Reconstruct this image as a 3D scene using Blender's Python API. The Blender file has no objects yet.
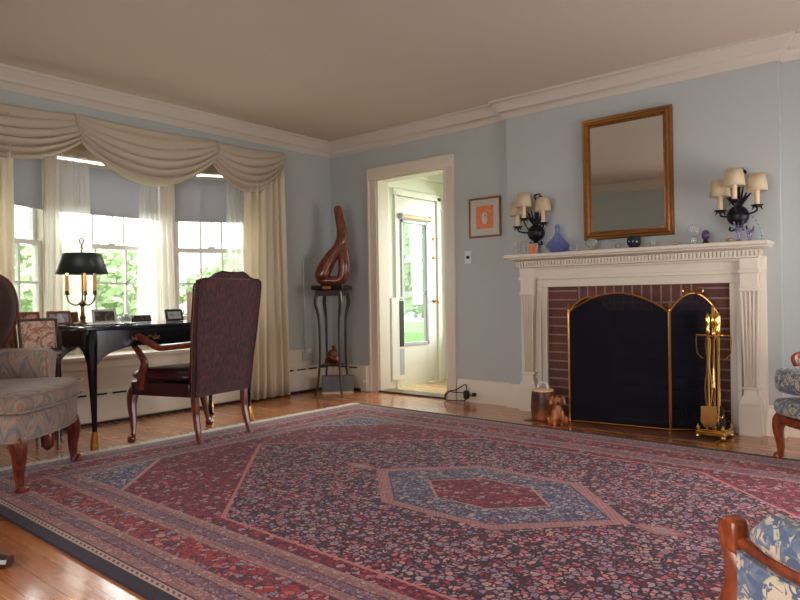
import bpy, bmesh, math, random
from mathutils import Vector, Matrix, noise
random.seed(7)
PI = math.pi
S = bpy.context.scene
COL = S.collection

# ---------------------------------------------------------------- camera
cam_d = bpy.data.cameras.new('camera'); cam = bpy.data.objects.new('camera', cam_d); COL.objects.link(cam)
_yaw, _pit, _rol = 0.6997, -0.0030, -0.01485
_fw = Vector((-math.sin(_yaw)*math.cos(_pit), math.cos(_yaw)*math.cos(_pit), math.sin(_pit)))
_rt = Vector((math.cos(_yaw), math.sin(_yaw), 0)); _up = _rt.cross(_fw)
_r2 = _rt*math.cos(_rol)+_up*math.sin(_rol); _u2 = -_rt*math.sin(_rol)+_up*math.cos(_rol)
M_ = Matrix((( _r2.x, _u2.x, -_fw.x, 4.854), (_r2.y, _u2.y, -_fw.y, -4.687), (_r2.z, _u2.z, -_fw.z, .896), (0, 0, 0, 1)))
cam.matrix_world = M_
cam_d.sensor_width = 36; cam_d.lens = 656.67/800*36; cam_d.clip_start = .02; cam_d.clip_end = 200
S.camera = cam
# ---------------------------------------------------------------- exposure
S.view_settings.view_transform = 'Standard'; S.view_settings.look = 'None'
S.view_settings.gamma = 1; S.view_settings.exposure = 0.0; S.view_settings.use_curve_mapping = False
try:
    S.cycles.use_denoising = True; S.cycles.max_bounces = 9; S.cycles.diffuse_bounces = 5; S.cycles.transparent_max_bounces = 16
    S.cycles.sample_clamp_indirect = 6; S.cycles.caustics_reflective = False; S.cycles.caustics_refractive = False
except Exception: pass
# ---------------------------------------------------------------- world
w = bpy.data.worlds.new('sky'); S.world = w; w.use_nodes = True
nt = w.node_tree; bg = nt.nodes['Background']
bg.inputs['Color'].default_value = (.97, .985, 1.0, 1); bg.inputs['Strength'].default_value = 3.6

def area(name, loc, direction, sx, sy, power, color=(1, 1, 1), portal=False):
    l = bpy.data.lights.new(name, 'AREA'); l.shape = 'RECTANGLE'; l.size = sx; l.size_y = sy; l.energy = power; l.color = color
    o = bpy.data.objects.new(name, l); COL.objects.link(o); o.location = loc
    o.rotation_euler = Vector(direction).to_track_quat('-Z', 'Y').to_euler()
    if portal: l.cycles.is_portal = True
    return o
# opposite lamp is added fill behind the camera; side window inferred from bright wall
area('fill_opposite', (3.6, -6.1, 1.1), (0, 1, -.8), 2.4, 1.1, 54, (1, .94, .88))
area('daylight_side', (5.84, -1.15, .8), (-1, 0.25, -.55), 1.5, 1.1, 36, (1, .92, .86))
area('daylight_bay', (-1.0, -2.1, 1.75), (1, 0, -.45), 2.4, 1.9, 150, (.94, .98, 1.0))
area('daylight_porch', (1.3, 2.6, 1.6), (-.25, -1, -.1), 1.6, 1.6, 150, (1, .99, .95))
area('portal_bay', (-.5, -2.1, 1.35), (1, 0, 0), 1.5, 1.4, 1, portal=True)
_s = bpy.data.lights.new('sun', 'SUN'); _s.energy = 1.3; _s.angle = .2; _so = bpy.data.objects.new('sun', _s); COL.objects.link(_so)
_so.rotation_euler = Vector((-.55, .35, -.75)).to_track_quat('-Z', 'Y').to_euler()

# ================================================================ materials
def srgb(r, g, b):
    f = lambda c: (c/255/12.92) if c/255 <= .04045 else ((c/255+.055)/1.055)**2.4
    return (f(r), f(g), f(b), 1)
class N:
    def __init__(s, name):
        s.m = bpy.data.materials.new(name); s.m.use_nodes = True; s.t = s.m.node_tree
        s.p = s.t.nodes['Principled BSDF']; s.out = s.t.nodes['Material Output']; s._c = None
    def n(s, t): return s.t.nodes.new(t)
    def l(s, a, b): s.t.links.new(a, b)
    def put(s, sock, v):
        if isinstance(v, bpy.types.NodeSocket): s.l(v, sock)
        elif isinstance(v, (tuple, list)) and len(v) == 4 and sock.type == 'VECTOR': sock.default_value = v[:3]
        else: sock.default_value = v
    def co(s):
        if s._c is None: s._c = s.n('ShaderNodeTexCoord')
        return s._c.outputs['Object']
    def xyz(s, v=None):
        q = s.n('ShaderNodeSeparateXYZ'); s.l(v or s.co(), q.inputs[0]); return q.outputs[0], q.outputs[1], q.outputs[2]
    def vec(s, x, y, z=0.0):
        q = s.n('ShaderNodeCombineXYZ'); s.put(q.inputs[0], x); s.put(q.inputs[1], y); s.put(q.inputs[2], z); return q.outputs[0]
    def math(s, op, a, b=0.0, c=0.0):
        q = s.n('ShaderNodeMath'); q.operation = op; s.put(q.inputs[0], a); s.put(q.inputs[1], b); s.put(q.inputs[2], c); return q.outputs[0]
    def map(s, sc=(1, 1, 1), rot=(0, 0, 0), loc=(0, 0, 0), v=None):
        q = s.n('ShaderNodeMapping'); s.l(v or s.co(), q.inputs[0]); q.inputs['Scale'].default_value = sc; q.inputs['Rotation'].default_value = rot; q.inputs['Location'].default_value = loc; return q.outputs[0]
    def noise(s, scale, detail=4, v=None, dist=0, rough=.5, color=False):
        q = s.n('ShaderNodeTexNoise'); q.inputs['Scale'].default_value = scale; q.inputs['Detail'].default_value = detail
        q.inputs['Distortion'].default_value = dist; q.inputs['Roughness'].default_value = rough
        s.l(v or s.co(), q.inputs['Vector']); return q.outputs['Color' if color else 'Fac']
    def vor(s, scale, feature='F1', v=None, rnd=1.0, out='Distance', metric=None):
        q = s.n('ShaderNodeTexVoronoi'); q.feature = feature; q.inputs['Scale'].default_value = scale; q.inputs['Randomness'].default_value = rnd
        if metric: q.distance = metric
        s.l(v or s.co(), q.inputs['Vector']); return q.outputs[out]
    def wave(s, scale, v=None, dist=0, d='X', prof='SIN'):
        q = s.n('ShaderNodeTexWave'); q.inputs['Scale'].default_value = scale; q.inputs['Distortion'].default_value = dist; q.bands_direction = d; q.wave_profile = prof
        s.l(v or s.co(), q.inputs['Vector']); return q.outputs['Fac']
    def ramp(s, fac, stops, const=False):
        q = s.n('ShaderNodeValToRGB'); s.put(q.inputs[0], fac); r = q.color_ramp
        if const: r.interpolation = 'CONSTANT'
        while len(r.elements) < len(stops): r.elements.new(.5)
        for e, (p_, c) in zip(r.elements, stops): e.position = p_; e.color = c
        return q.outputs[0]
    def mix(s, fac, a, b, mode='MIX'):
        q = s.n('ShaderNodeMix'); q.data_type = 'RGBA'; q.blend_type = mode
        s.put(q.inputs[0], fac); s.put(q.inputs[6], a); s.put(q.inputs[7], b); return q.outputs[2]
    def bump(s, h, strength=.3, dist=.01):
        q = s.n('ShaderNodeBump'); q.inputs['Strength'].default_value = strength; q.inputs['Distance'].default_value = dist
        s.put(q.inputs['Height'], h); s.l(q.outputs[0], s.p.inputs['Normal'])
    def set(s, color=None, rough=None, metal=None, **k):
        if color is not None: s.put(s.p.inputs['Base Color'], color)
        if rough is not None: s.put(s.p.inputs['Roughness'], rough)
        if metal is not None: s.put(s.p.inputs['Metallic'], metal)
        for a, b in k.items(): s.put(s.p.inputs[a.replace('_', ' ')], b)
        return s

MT = {}
def plain(name, c, rough=.5, metal=0, var=.12, scale=9, bump=0, bs=60, **k):
    m = N(name); c = srgb(*c)
    d = tuple(x*(1-var) for x in c[:3])+(1,)
    m.set(m.mix(m.noise(scale, 3), d, c), rough, metal, **k)
    if bump: m.bump(m.noise(bs, 3), bump, .004)
    MT[name] = m.m; return m.m
plain('wall_paint', (179, 184, 183), .7, var=.05, scale=1.5, bump=.08, bs=120)
plain('ceiling_paint', (206, 190, 176), .85, var=.04, scale=1, bump=.05)
plain('trim_paint', (222, 210, 194), .42, var=.04, scale=3)
plain('crown_paint', (204, 193, 182), .5, var=.03)
plain('porch_paint', (236, 236, 226), .5, var=.03)
plain('porch_ceiling', (240, 226, 170), .7, var=.03)
plain('white_enamel', (226, 224, 216), .3, var=.03)
plain('brass', (190, 138, 72), .24, 1, var=.15, scale=30)
plain('bronze', (132, 102, 62), .3, .9, var=.3, scale=20)
plain('bright_brass', (236, 196, 110), .14, 1, var=.1, scale=30)
plain('gilt', (152, 100, 46), .42, .6, var=.45, scale=25, bump=.25, bs=70)
plain('black_iron', (30, 30, 36), .42, .5, var=.3)
plain('black_lacquer', (16, 17, 24), .16, 0, var=.3, scale=4)
plain('desk_top', (38, 42, 56), .12, 0, var=.3, scale=4)
plain('dark_slot', (18, 16, 15), .7)
plain('grey_plastic', (176, 182, 190), .4)
plain('shade_green', (32, 44, 40), .45, 0, var=.2)
plain('candle', (236, 176, 96), .5, Subsurface_Weight=.2)
plain('ivory', (226, 196, 158), .5)
plain('paper', (228, 214, 196), .8)
plain('mat_board', (196, 196, 186), .9)
plain('glaze_teal', (34, 46, 54), .08)
plain('foil', (210, 214, 220), .3)
plain('wire', (26, 20, 20), .5)
plain('bark', (70, 58, 46), .9, var=.4, scale=6)
plain('grass', (104, 150, 70), .9, var=.35, scale=2)
plain('shutter', (120, 146, 168), .6)
plain('blue_glass_light', (120, 128, 196), .08)
plain('soot', (24, 21, 22), .95, var=.5, scale=6)
plain('log', (84, 66, 56), .95, var=.5, scale=14, bump=.6, bs=30)
plain('charcoal_card', (108, 110, 116), .8)

def wood(name, c1, c2, rough=.3, sc=(2, 2, 14), coat=.3, axis=None):
    m = N(name); v = m.map((sc[0]*6, sc[1]*6, sc[2]/3))
    g = m.noise(3, 5, v, 1.2); m.set(m.ramp(g, [(.3, srgb(*c1)), (.7, srgb(*c2))]), rough, 0, Coat_Weight=coat, Coat_Roughness=.15)
    m.bump(g, .08, .003); MT[name] = m.m
wood('mahogany', (58, 20, 14), (128, 56, 32), .28)
wood('walnut', (92, 38, 18), (158, 76, 38), .3)
wood('dark_wood', (36, 22, 20), (72, 42, 34), .3)
wood('sculpture_wood', (62, 24, 14), (134, 62, 34), .25)
wood('frame_wood', (92, 46, 22), (150, 84, 44), .35)

def glass(name, c, alpha=.8, ior=1.45):
    m = N(name); t = m.n('ShaderNodeBsdfTransparent'); t.inputs[0].default_value = c
    g = m.n('ShaderNodeBsdfGlossy'); g.inputs['Roughness'].default_value = .03
    lw = m.n('ShaderNodeLayerWeight'); lw.inputs[0].default_value = .5; q_ = m.math('MULTIPLY', m.math('POWER', lw.outputs['Facing'], 3.5), .55); q_ = m.math('ADD', q_, .035)
    x = m.n('ShaderNodeMixShader'); m.l(q_, x.inputs[0]); m.l(t.outputs[0], x.inputs[1]); m.l(g.outputs[0], x.inputs[2])
    d = m.n('ShaderNodeBsdfDiffuse'); d.inputs[0].default_value = c
    y = m.n('ShaderNodeMixShader'); y.inputs[0].default_value = 1-alpha; m.l(x.outputs[0], y.inputs[1]); m.l(d.outputs[0], y.inputs[2])
    m.l(y.outputs[0], m.out.inputs[0]); MT[name] = m.m
glass('window_glass', (.97, .99, .97, 1), 1.0, 1.3)
glass('clear_glass', (.9, .92, .9, 1), .88)
glass('blue_glass', (.55, .60, .92, 1), .9)
glass('purple_glass', (.40, .24, .46, 1), .82)
glass('lilac_glass', (.74, .70, .86, 1), .86)
glass('amber_glass', (.9, .72, .5, 1), .8)
def cloth(name, c, opaque, tc=.5):
    m = N(name); c = srgb(*c)
    tr = m.n('ShaderNodeBsdfTransparent'); tl = m.n('ShaderNodeBsdfTranslucent'); tl.inputs[0].default_value = c
    d = m.n('ShaderNodeBsdfDiffuse'); d.inputs[0].default_value = c
    a = m.n('ShaderNodeMixShader'); a.inputs[0].default_value = tc; m.l(d.outputs[0], a.inputs[1]); m.l(tl.outputs[0], a.inputs[2])
    b = m.n('ShaderNodeMixShader'); b.inputs[0].default_value = opaque; m.l(tr.outputs[0], b.inputs[1]); m.l(a.outputs[0], b.inputs[2])
    m.l(b.outputs[0], m.out.inputs[0]); MT[name] = m.m
cloth('sheer', (246, 242, 234), .52)
cloth('curtain_cream', (242, 233, 216), 1.0)
cloth('swag_cream', (226, 213, 198), 1.0)
cloth('lamp_shade', (242, 228, 200), 1.0)
cloth('blind_cloth', (176, 174, 178), .98, .26)
m = N('mirror_glass'); m.set((.78, .82, .78, 1), .02, 1.0); MT['mirror_glass'] = m.m
m = N('flame'); m.set(srgb(255, 190, 110), .5, 0, Emission_Color=srgb(255, 180, 100), Emission_Strength=6.0); MT['bulb'] = m.m

# wooden floor: strips along x
def floor_mat(name, c1, c2, c3):
    m = N(name); x, y, z = m.xyz(); W = .083
    row = m.math('FLOOR', m.math('DIVIDE', y, W)); fy = m.math('FRACT', m.math('DIVIDE', y, W))
    wn = m.n('ShaderNodeTexWhiteNoise'); wn.noise_dimensions = '1D'; m.l(row, wn.inputs['W'])
    xx = m.math('DIVIDE', m.math('ADD', x, m.math('MULTIPLY', wn.outputs[0], 5.0)), 1.3)
    cx = m.math('FLOOR', xx); fx = m.math('FRACT', xx)
    wn2 = m.n('ShaderNodeTexWhiteNoise'); wn2.noise_dimensions = '2D'; m.l(m.vec(row, cx), wn2.inputs['Vector'])
    g = m.noise(2.5, 5, m.map((1.2, 22, 1)), 1.0)
    t = m.math('ADD', m.math('MULTIPLY', wn2.outputs[0], .55), m.math('MULTIPLY', g, .55))
    col = m.ramp(t, [(.15, srgb(*c1)), (.5, srgb(*c2)), (.95, srgb(*c3))])
    gap = m.math('MAXIMUM', m.math('LESS_THAN', fy, .025), m.math('LESS_THAN', fx, .0025))
    m.set(m.mix(m.math('MULTIPLY', gap, .8), col, srgb(60, 28, 14)), m.math('ADD', .16, m.math('MULTIPLY', g, .2)), 0, Coat_Weight=.6, Coat_Roughness=.13)
    m.bump(m.math('SUBTRACT', m.math('MULTIPLY', g, .1), gap), .15, .002); MT[name] = m.m
floor_mat('oak_floor', (130, 70, 36), (174, 100, 54), (204, 134, 80))
floor_mat('porch_floor', (196, 156, 96), (222, 184, 120), (236, 206, 150))

# brick (x-z plane)
def brick_mat(name, vert):
    m = N(name); x, y, z = m.xyz(); b = m.n('ShaderNodeTexBrick')
    m.l(m.vec(z, x) if vert else m.vec(x, z), b.inputs['Vector'])
    b.inputs['Scale'].default_value = 1; b.inputs['Brick Width'].default_value = .21 if vert else 1.25; b.inputs['Row Height'].default_value = .0665
    b.inputs['Mortar Size'].default_value = .006; b.offset = 0
    b.inputs['Color1'].default_value = srgb(104, 58, 50); b.inputs['Color2'].default_value = srgb(78, 46, 44); b.inputs['Mortar'].default_value = srgb(150, 138, 134)
    m.set(m.mix(.35, b.outputs[0], m.mix(m.noise(30), srgb(60, 34, 30), srgb(150, 96, 80))), .85); m.bump(b.outputs['Fac'], .5, -.004); MT[name] = m.m
brick_mat('brick_course', False); brick_mat('brick_soldier', True)
m = N('brick_firebox'); b = m.n('ShaderNodeTexBrick'); x, y, z = m.xyz(); m.l(m.vec(m.math('ADD', x, y), z), b.inputs['Vector'])
b.inputs['Scale'].default_value = 1; b.inputs['Brick Width'].default_value = .21; b.inputs['Row Height'].default_value = .07; b.inputs['Mortar Size'].default_value = .006
b.inputs['Color1'].default_value = srgb(70, 50, 46); b.inputs['Color2'].default_value = srgb(50, 38, 36); b.inputs['Mortar'].default_value = srgb(86, 80, 78); m.set(b.outputs[0], .95); MT['brick_firebox'] = m.m
m = N('hearth_tile'); b = m.n('ShaderNodeTexBrick'); m.l(m.co(), b.inputs['Vector'])
b.inputs['Scale'].default_value = 1; b.inputs['Brick Width'].default_value = .2; b.inputs['Row Height'].default_value = .1; b.inputs['Mortar Size'].default_value = .004
b.inputs['Color1'].default_value = srgb(134, 82, 54); b.inputs['Color2'].default_value = srgb(110, 70, 52); b.inputs['Mortar'].default_value = srgb(80, 60, 50); m.set(b.outputs[0], .35); MT['hearth_tile'] = m.m
# fire screen mesh: fine wire grid with gaps
m = N('wire_mesh'); tr = m.n('ShaderNodeBsdfTransparent'); d = m.n('ShaderNodeBsdfDiffuse'); d.inputs[0].default_value = srgb(34, 34, 42)
mx = m.n('ShaderNodeMixShader'); mx.inputs[0].default_value = .62; m.l(tr.outputs[0], mx.inputs[1]); m.l(d.outputs[0], mx.inputs[2]); m.l(mx.outputs[0], m.out.inputs[0]); MT['wire_mesh'] = m.m

# fabrics
m = N('crimson_weave'); x, y, z = m.xyz()
a = m.noise(55, 3, m.map((1, 1, .5))); b = m.noise(9, 3)
m.set(m.mix(m.math('MULTIPLY', b, .5), m.ramp(a, [(.35, srgb(38, 14, 20)), (.5, srgb(76, 18, 28)), (.62, srgb(100, 30, 40))]), srgb(36, 18, 26)), .8, 0, Sheen_Weight=.4); m.bump(a, .3, .003); MT['crimson_weave'] = m.m
m = N('oxblood_leather'); a = m.noise(4, 4); m.set(m.ramp(a, [(.3, srgb(34, 14, 18)), (.7, srgb(70, 26, 32))]), .3); m.bump(m.vor(140), .15, .002); MT['oxblood_leather'] = m.m
# flame stitch: zigzag bands of muted colours
m = N('flame_stitch'); x, y, z = m.xyz()
u = m.math('ADD', m.math('MULTIPLY', x, -.72), m.math('MULTIPLY', y, .72))
zz = m.math('PINGPONG', m.math('ADD', u, m.math('MULTIPLY', m.noise(5, 2), .02)), .045)
zz2 = m.math('PINGPONG', u, .013)
t = m.math('FRACT', m.math('ADD', m.math('ADD', m.math('MULTIPLY', z, 5.2), m.math('MULTIPLY', zz, 17)), m.math('MULTIPLY', zz2, 9)))
t = m.math('FRACT', m.math('ADD', t, m.math('MULTIPLY', m.math('ADD', x, y), 2.3)))
bands = [(0, (150, 132, 120)), (.1, (112, 112, 112)), (.2, (94, 104, 116)), (.3, (140, 132, 122)), (.42, (168, 140, 120)), (.52, (150, 108, 98)), (.62, (172, 150, 130)), (.74, (104, 112, 118)), (.84, (146, 128, 112)), (.93, (160, 116, 100))]
m.set(m.mix(.25, m.ramp(t, [(p_, srgb(*c)) for p_, c in bands]), m.mix(m.noise(200), srgb(110, 96, 90), srgb(190, 172, 156))), .9, 0, Sheen_Weight=.2); m.bump(m.noise(260), .2, .002); MT['flame_stitch'] = m.m
# blue toile
m = N('blue_toile')
a = m.noise(15, 5, dist=1.4); b = m.noise(42, 4, dist=1.5)
c = m.ramp(a, [(.40, srgb(206, 190, 164)), (.47, srgb(180, 172, 158)), (.49, srgb(92, 104, 126)), (.58, srgb(122, 132, 148)), (.62, srgb(198, 182, 156))])
m.set(m.mix(m.math('GREATER_THAN', b, .56), c, srgb(84, 100, 128)), .85, 0, Sheen_Weight=.2); m.bump(b, .15, .003); MT['blue_toile'] = m.m
def picture(name, bgc, cols, sc=14):
    m = N(name); a = m.noise(sc, 4, dist=1.0)
    m.set(m.ramp(a, [(.3, srgb(*cols[0])), (.45, srgb(*bgc)), (.55, srgb(*cols[1])), (.62, srgb(*bgc)), (.75, srgb(*cols[2]))]), .5); MT[name] = m.m
picture('print_warm', (222, 190, 166), [(120, 60, 44), (150, 90, 66), (90, 60, 54)], 16)
picture('photo_grey', (150, 156, 170), [(70, 70, 80), (190, 190, 196), (110, 110, 120)], 12)
picture('photo_family', (160, 120, 96), [(60, 40, 40), (206, 170, 140), (90, 60, 50)], 18)
picture('photo_dark', (70, 60, 60), [(30, 30, 36), (120, 104, 96), (160, 150, 140)], 20)
picture('print_orange', (222, 130, 84), [(232, 150, 100), (214, 116, 76), (226, 140, 90)], 20)
picture('print_figure', (196, 190, 170), [(110, 110, 100), (214, 206, 190), (130, 126, 110)], 40)
m = N('crock_wood'); a = m.noise(8, 4); m.set(m.ramp(a, [(.35, srgb(64, 40, 36)), (.5, srgb(110, 58, 34)), (.66, srgb(178, 98, 48))]), .35); m.bump(a, .3, .006); MT['crock_wood'] = m.m
m = N('dog_ceramic'); a = m.noise(14, 3); m.set(m.ramp(a, [(.4, srgb(122, 62, 34)), (.6, srgb(186, 110, 62))]), .35); MT['dog_ceramic'] = m.m
m = N('leaf'); wn = m.n('ShaderNodeNewGeometry')
m.set(m.ramp(wn.outputs['Random Per Island'], [(0, srgb(168, 190, 142)), (.5, srgb(186, 206, 160)), (1, srgb(206, 222, 184))]), .7); m.p.inputs['Subsurface Weight'].default_value = 0; MT['leaf'] = m.m

# the oriental rug, in the rug's own coordinates (centre origin)
RX, RY = 2.23, 1.50
m = N('rug_pile'); x, y, z = m.xyz()
ax, ay = m.math('ABSOLUTE', x), m.math('ABSOLUTE', y)
e = m.math('MINIMUM', m.math('SUBTRACT', RX+.05, ax), m.math('SUBTRACT', RY, ay))
P = lambda *c: srgb(*c)
navy, burg, red, pink, beige, mauve, slate, salmon, dark = P(44, 42, 62), P(96, 36, 50), P(146, 42, 56), P(178, 116, 116), P(184, 160, 142), P(120, 104, 130), P(98, 116, 142), P(196, 116, 96), P(46, 34, 46)
pv = m.vec(x, y, 0.0)
# herati all-over: rosettes with dark outlines, leaves between them
wob = m.n('ShaderNodeVectorMath'); wob.operation = 'ADD'; m.l(pv, wob.inputs[0])
nz = m.n('ShaderNodeVectorMath'); nz.operation = 'SCALE'; m.l(m.noise(9, 2, pv, color=True), nz.inputs[0]); nz.inputs['Scale'].default_value = .035; m.l(nz.outputs[0], wob.inputs[1])
v1 = wob.outputs[0]
def cells(sc, v, stops, rnd=1.0, ol=.09, olc=navy):
    sep = m.n('ShaderNodeSeparateColor'); m.l(m.vor(sc, 'F1', v, rnd, 'Color'), sep.inputs[0])
    c = m.ramp(sep.outputs[0], stops, True)
    ed = m.vor(sc, 'DISTANCE_TO_EDGE', v, rnd)
    return m.mix(m.math('LESS_THAN', ed, ol), c, olc), sep.outputs[1]
def petals(base, sc, v, rnd, light, fac):
    d = m.vor(sc, 'F1', v, rnd); n2 = m.noise(150, 2, pv)
    c = m.mix(m.math('MULTIPLY', m.math('LESS_THAN', d, .2), fac), base, light)
    return m.mix(m.math('MULTIPLY', m.math('GREATER_THAN', n2, .57), .32), c, P(44, 28, 48))
def rosettes(base, sc, rnd, col_a, col_b, ring, r=1.0):
    d = m.vor(sc, 'F1', v1, rnd); d2 = d
    c = m.mix(m.math('LESS_THAN', d2, .40*r), base, ring)
    c = m.mix(m.math('LESS_THAN', d2, .33*r), c, col_a)
    c = m.mix(m.math('LESS_THAN', d2, .18*r), c, ring)
    return m.mix(m.math('LESS_THAN', d2, .13*r), c, col_b)
wob2 = m.n('ShaderNodeVectorMath'); wob2.operation = 'ADD'; m.l(pv, wob2.inputs[0])
nz2 = m.n('ShaderNodeVectorMath'); nz2.operation = 'SCALE'; m.l(m.noise(38, 2, pv, color=True), nz2.inputs[0]); nz2.inputs['Scale'].default_value = .034; m.l(nz2.outputs[0], wob2.inputs[1])
v2 = wob2.outputs[0]
OL = P(30, 22, 40)
lv, _ = cells(38, v2, [(0, P(96, 26, 46)), (.14, P(150, 118, 138)), (.30, P(184, 98, 112)), (.44, P(136, 120, 146)), (.58, P(200, 146, 148)), (.70, P(60, 40, 62)), (.78, P(178, 158, 156)), (.88, P(160, 38, 60)), (.96, P(206, 138, 120))], .8, .115, OL)
lv = petals(lv, 38, v2, .8, P(196, 170, 166), .6)
dk = rosettes(lv, 9.5, .35, P(160, 138, 152), P(190, 120, 124), P(52, 36, 58), .5)
rl, _ = cells(38, v2, [(0, P(134, 24, 48)), (.4, P(152, 36, 60)), (.6, P(180, 104, 114)), (.72, P(92, 24, 48)), (.86, P(174, 142, 150))], .8, .09, P(62, 16, 36))
rl = petals(rl, 38, v2, .8, P(186, 120, 124), .4)
rd = rosettes(rl, 8.6, .35, P(152, 50, 70), P(190, 136, 134), P(70, 26, 46), .4)
sl, _ = cells(38, v2, [(0, P(104, 114, 138)), (.35, P(136, 144, 160)), (.55, P(172, 168, 172)), (.7, P(148, 88, 104)), (.8, P(76, 82, 112)), (.9, P(150, 150, 160))], .8, .10, P(56, 58, 88))
sl = petals(sl, 38, v2, .8, P(186, 184, 188), .5)
sd = rosettes(sl, 8.6, .35, P(160, 160, 168), P(140, 80, 96), P(60, 60, 90), .45)
# nested shapes of the field
h2 = m.math('MAXIMUM', m.math('DIVIDE', ay, .95), m.math('ADD', m.math('DIVIDE', ax, 1.66), m.math('MULTIPLY', ay, .634)))
jit = m.math('MULTIPLY', m.math('PINGPONG', m.math('ADD', x, y), .02), .25)
h2j = m.math('ADD', h2, jit)
field = m.mix(m.math('LESS_THAN', h2j, 1.0), rd, P(190, 118, 114)); field = m.mix(m.math('LESS_THAN', h2j, .985), field, dk)
h3 = m.math('ADD', ax, m.math('MULTIPLY', ay, 1.0))
field = m.mix(m.math('GREATER_THAN', h3, 2.36), field, P(176, 140, 132)); field = m.mix(m.math('GREATER_THAN', h3, 2.39), field, sd)
mx_ = ax; h = m.math('MAXIMUM', m.math('DIVIDE', ay, .39), m.math('ADD', m.math('DIVIDE', ax, .67), m.math('MULTIPLY', ay, 1.493)))
pd = m.math('ADD', m.math('DIVIDE', m.math('ABSOLUTE', m.math('SUBTRACT', ax, .78)), .13), m.math('DIVIDE', ay, .055))
field = m.mix(m.math('LESS_THAN', pd, 1.0), field, m.mix(.55, P(186, 132, 126), rd)); field = m.mix(m.math('LESS_THAN', pd, .6), field, m.mix(.4, P(184, 150, 140), sd))
mb = m.mix(m.math('GREATER_THAN', m.math('PINGPONG', m.math('ADD', m.math('MULTIPLY', x, 1.3), y), .014), .0055), m.mix(.35, P(166, 112, 112), sd), m.mix(.3, P(186, 142, 136), rd))
field = m.mix(m.math('LESS_THAN', h, 1.0), field, mb)
field = m.mix(m.math('LESS_THAN', h, .88), field, P(70, 66, 96)); field = m.mix(m.math('LESS_THAN', h, .865), field, sd)
hr = m.math('ADD', h, m.math('MULTIPLY', m.math('PINGPONG', m.math('SUBTRACT', x, y), .03), .5))
field = m.mix(m.math('LESS_THAN', hr, .50), field, P(180, 140, 130)); field = m.mix(m.math('LESS_THAN', hr, .475), field, rd)
# borders
st = [(0, P(26, 22, 44)), (.10, P(178, 164, 150)), (.15, P(70, 42, 56)), (.165, P(166, 126, 118)), (.255, P(60, 40, 56)), (.27, P(112, 96, 118)), (.345, P(60, 40, 56)), (.36, P(172, 134, 122)), (.42, P(190, 160, 142)), (.435, P(150, 58, 60)), (.70, P(190, 160, 142)), (.715, P(168, 124, 118)), (.775, P(60, 40, 56)), (.79, P(114, 98, 124)), (.865, P(60, 40, 56)), (.88, P(168, 122, 118)), (.94, P(180, 160, 146)), (1, P(180, 160, 146))]
e2 = m.math('MULTIPLY', e, 2.0)
bc = m.ramp(e2, st, True)
sm, _ = cells(60, v2, [(0, P(150, 110, 116)), (.3, P(120, 100, 124)), (.5, P(176, 142, 130)), (.7, P(150, 66, 80)), (.85, P(196, 176, 160))], 1, .09, P(60, 34, 56))
bc = m.mix(m.math('MULTIPLY', m.math('GREATER_THAN', e2, .165), .55), bc, sm)
big, _ = cells(38, v2, [(0, P(160, 34, 44)), (.34, P(198, 96, 84)), (.5, P(180, 146, 144)), (.64, P(124, 30, 52)), (.76, P(44, 30, 52)), (.88, P(140, 134, 156))], 1, .08, P(54, 18, 34))
bigm = m.math('MULTIPLY', m.math('GREATER_THAN', e2, .445), m.math('LESS_THAN', e2, .69))
bc = m.mix(m.math('MULTIPLY', bigm, .85), bc, big)
dots = m.math('MULTIPLY', m.math('LESS_THAN', m.math('ABSOLUTE', m.math('SUBTRACT', e2, .128)), .012), m.math('GREATER_THAN', m.math('PINGPONG', m.math('ADD', x, y), .016), .008))
bc = m.mix(dots, bc, P(110, 60, 66))
col = m.mix(m.math('GREATER_THAN', e, .49), bc, field)
fine = m.noise(300, 2, pv); wear = m.noise(1.6, 3, pv)
col = m.mix(m.math('MULTIPLY', wear, .06), col, P(130, 90, 100))
col = m.mix(m.math('MULTIPLY', fine, .35), col, m.mix(.5, col, P(20, 10, 18)))
gm = m.n('ShaderNodeGamma'); m.l(col, gm.inputs[0]); gm.inputs[1].default_value = .92
m.set(m.mix(1.0, gm.outputs[0], (1.08, .90, .92, 1), 'MULTIPLY'), .9, 0, Sheen_Weight=.08, Sheen_Roughness=.4); m.bump(fine, .3, .003); MT['rug_pile'] = m.m
plain('brown_velvet', (84, 66, 60), .8, var=.3, scale=30)
plain('fringe', (232, 224, 206), .95, var=.3, scale=80, bump=.5, bs=200)

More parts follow.
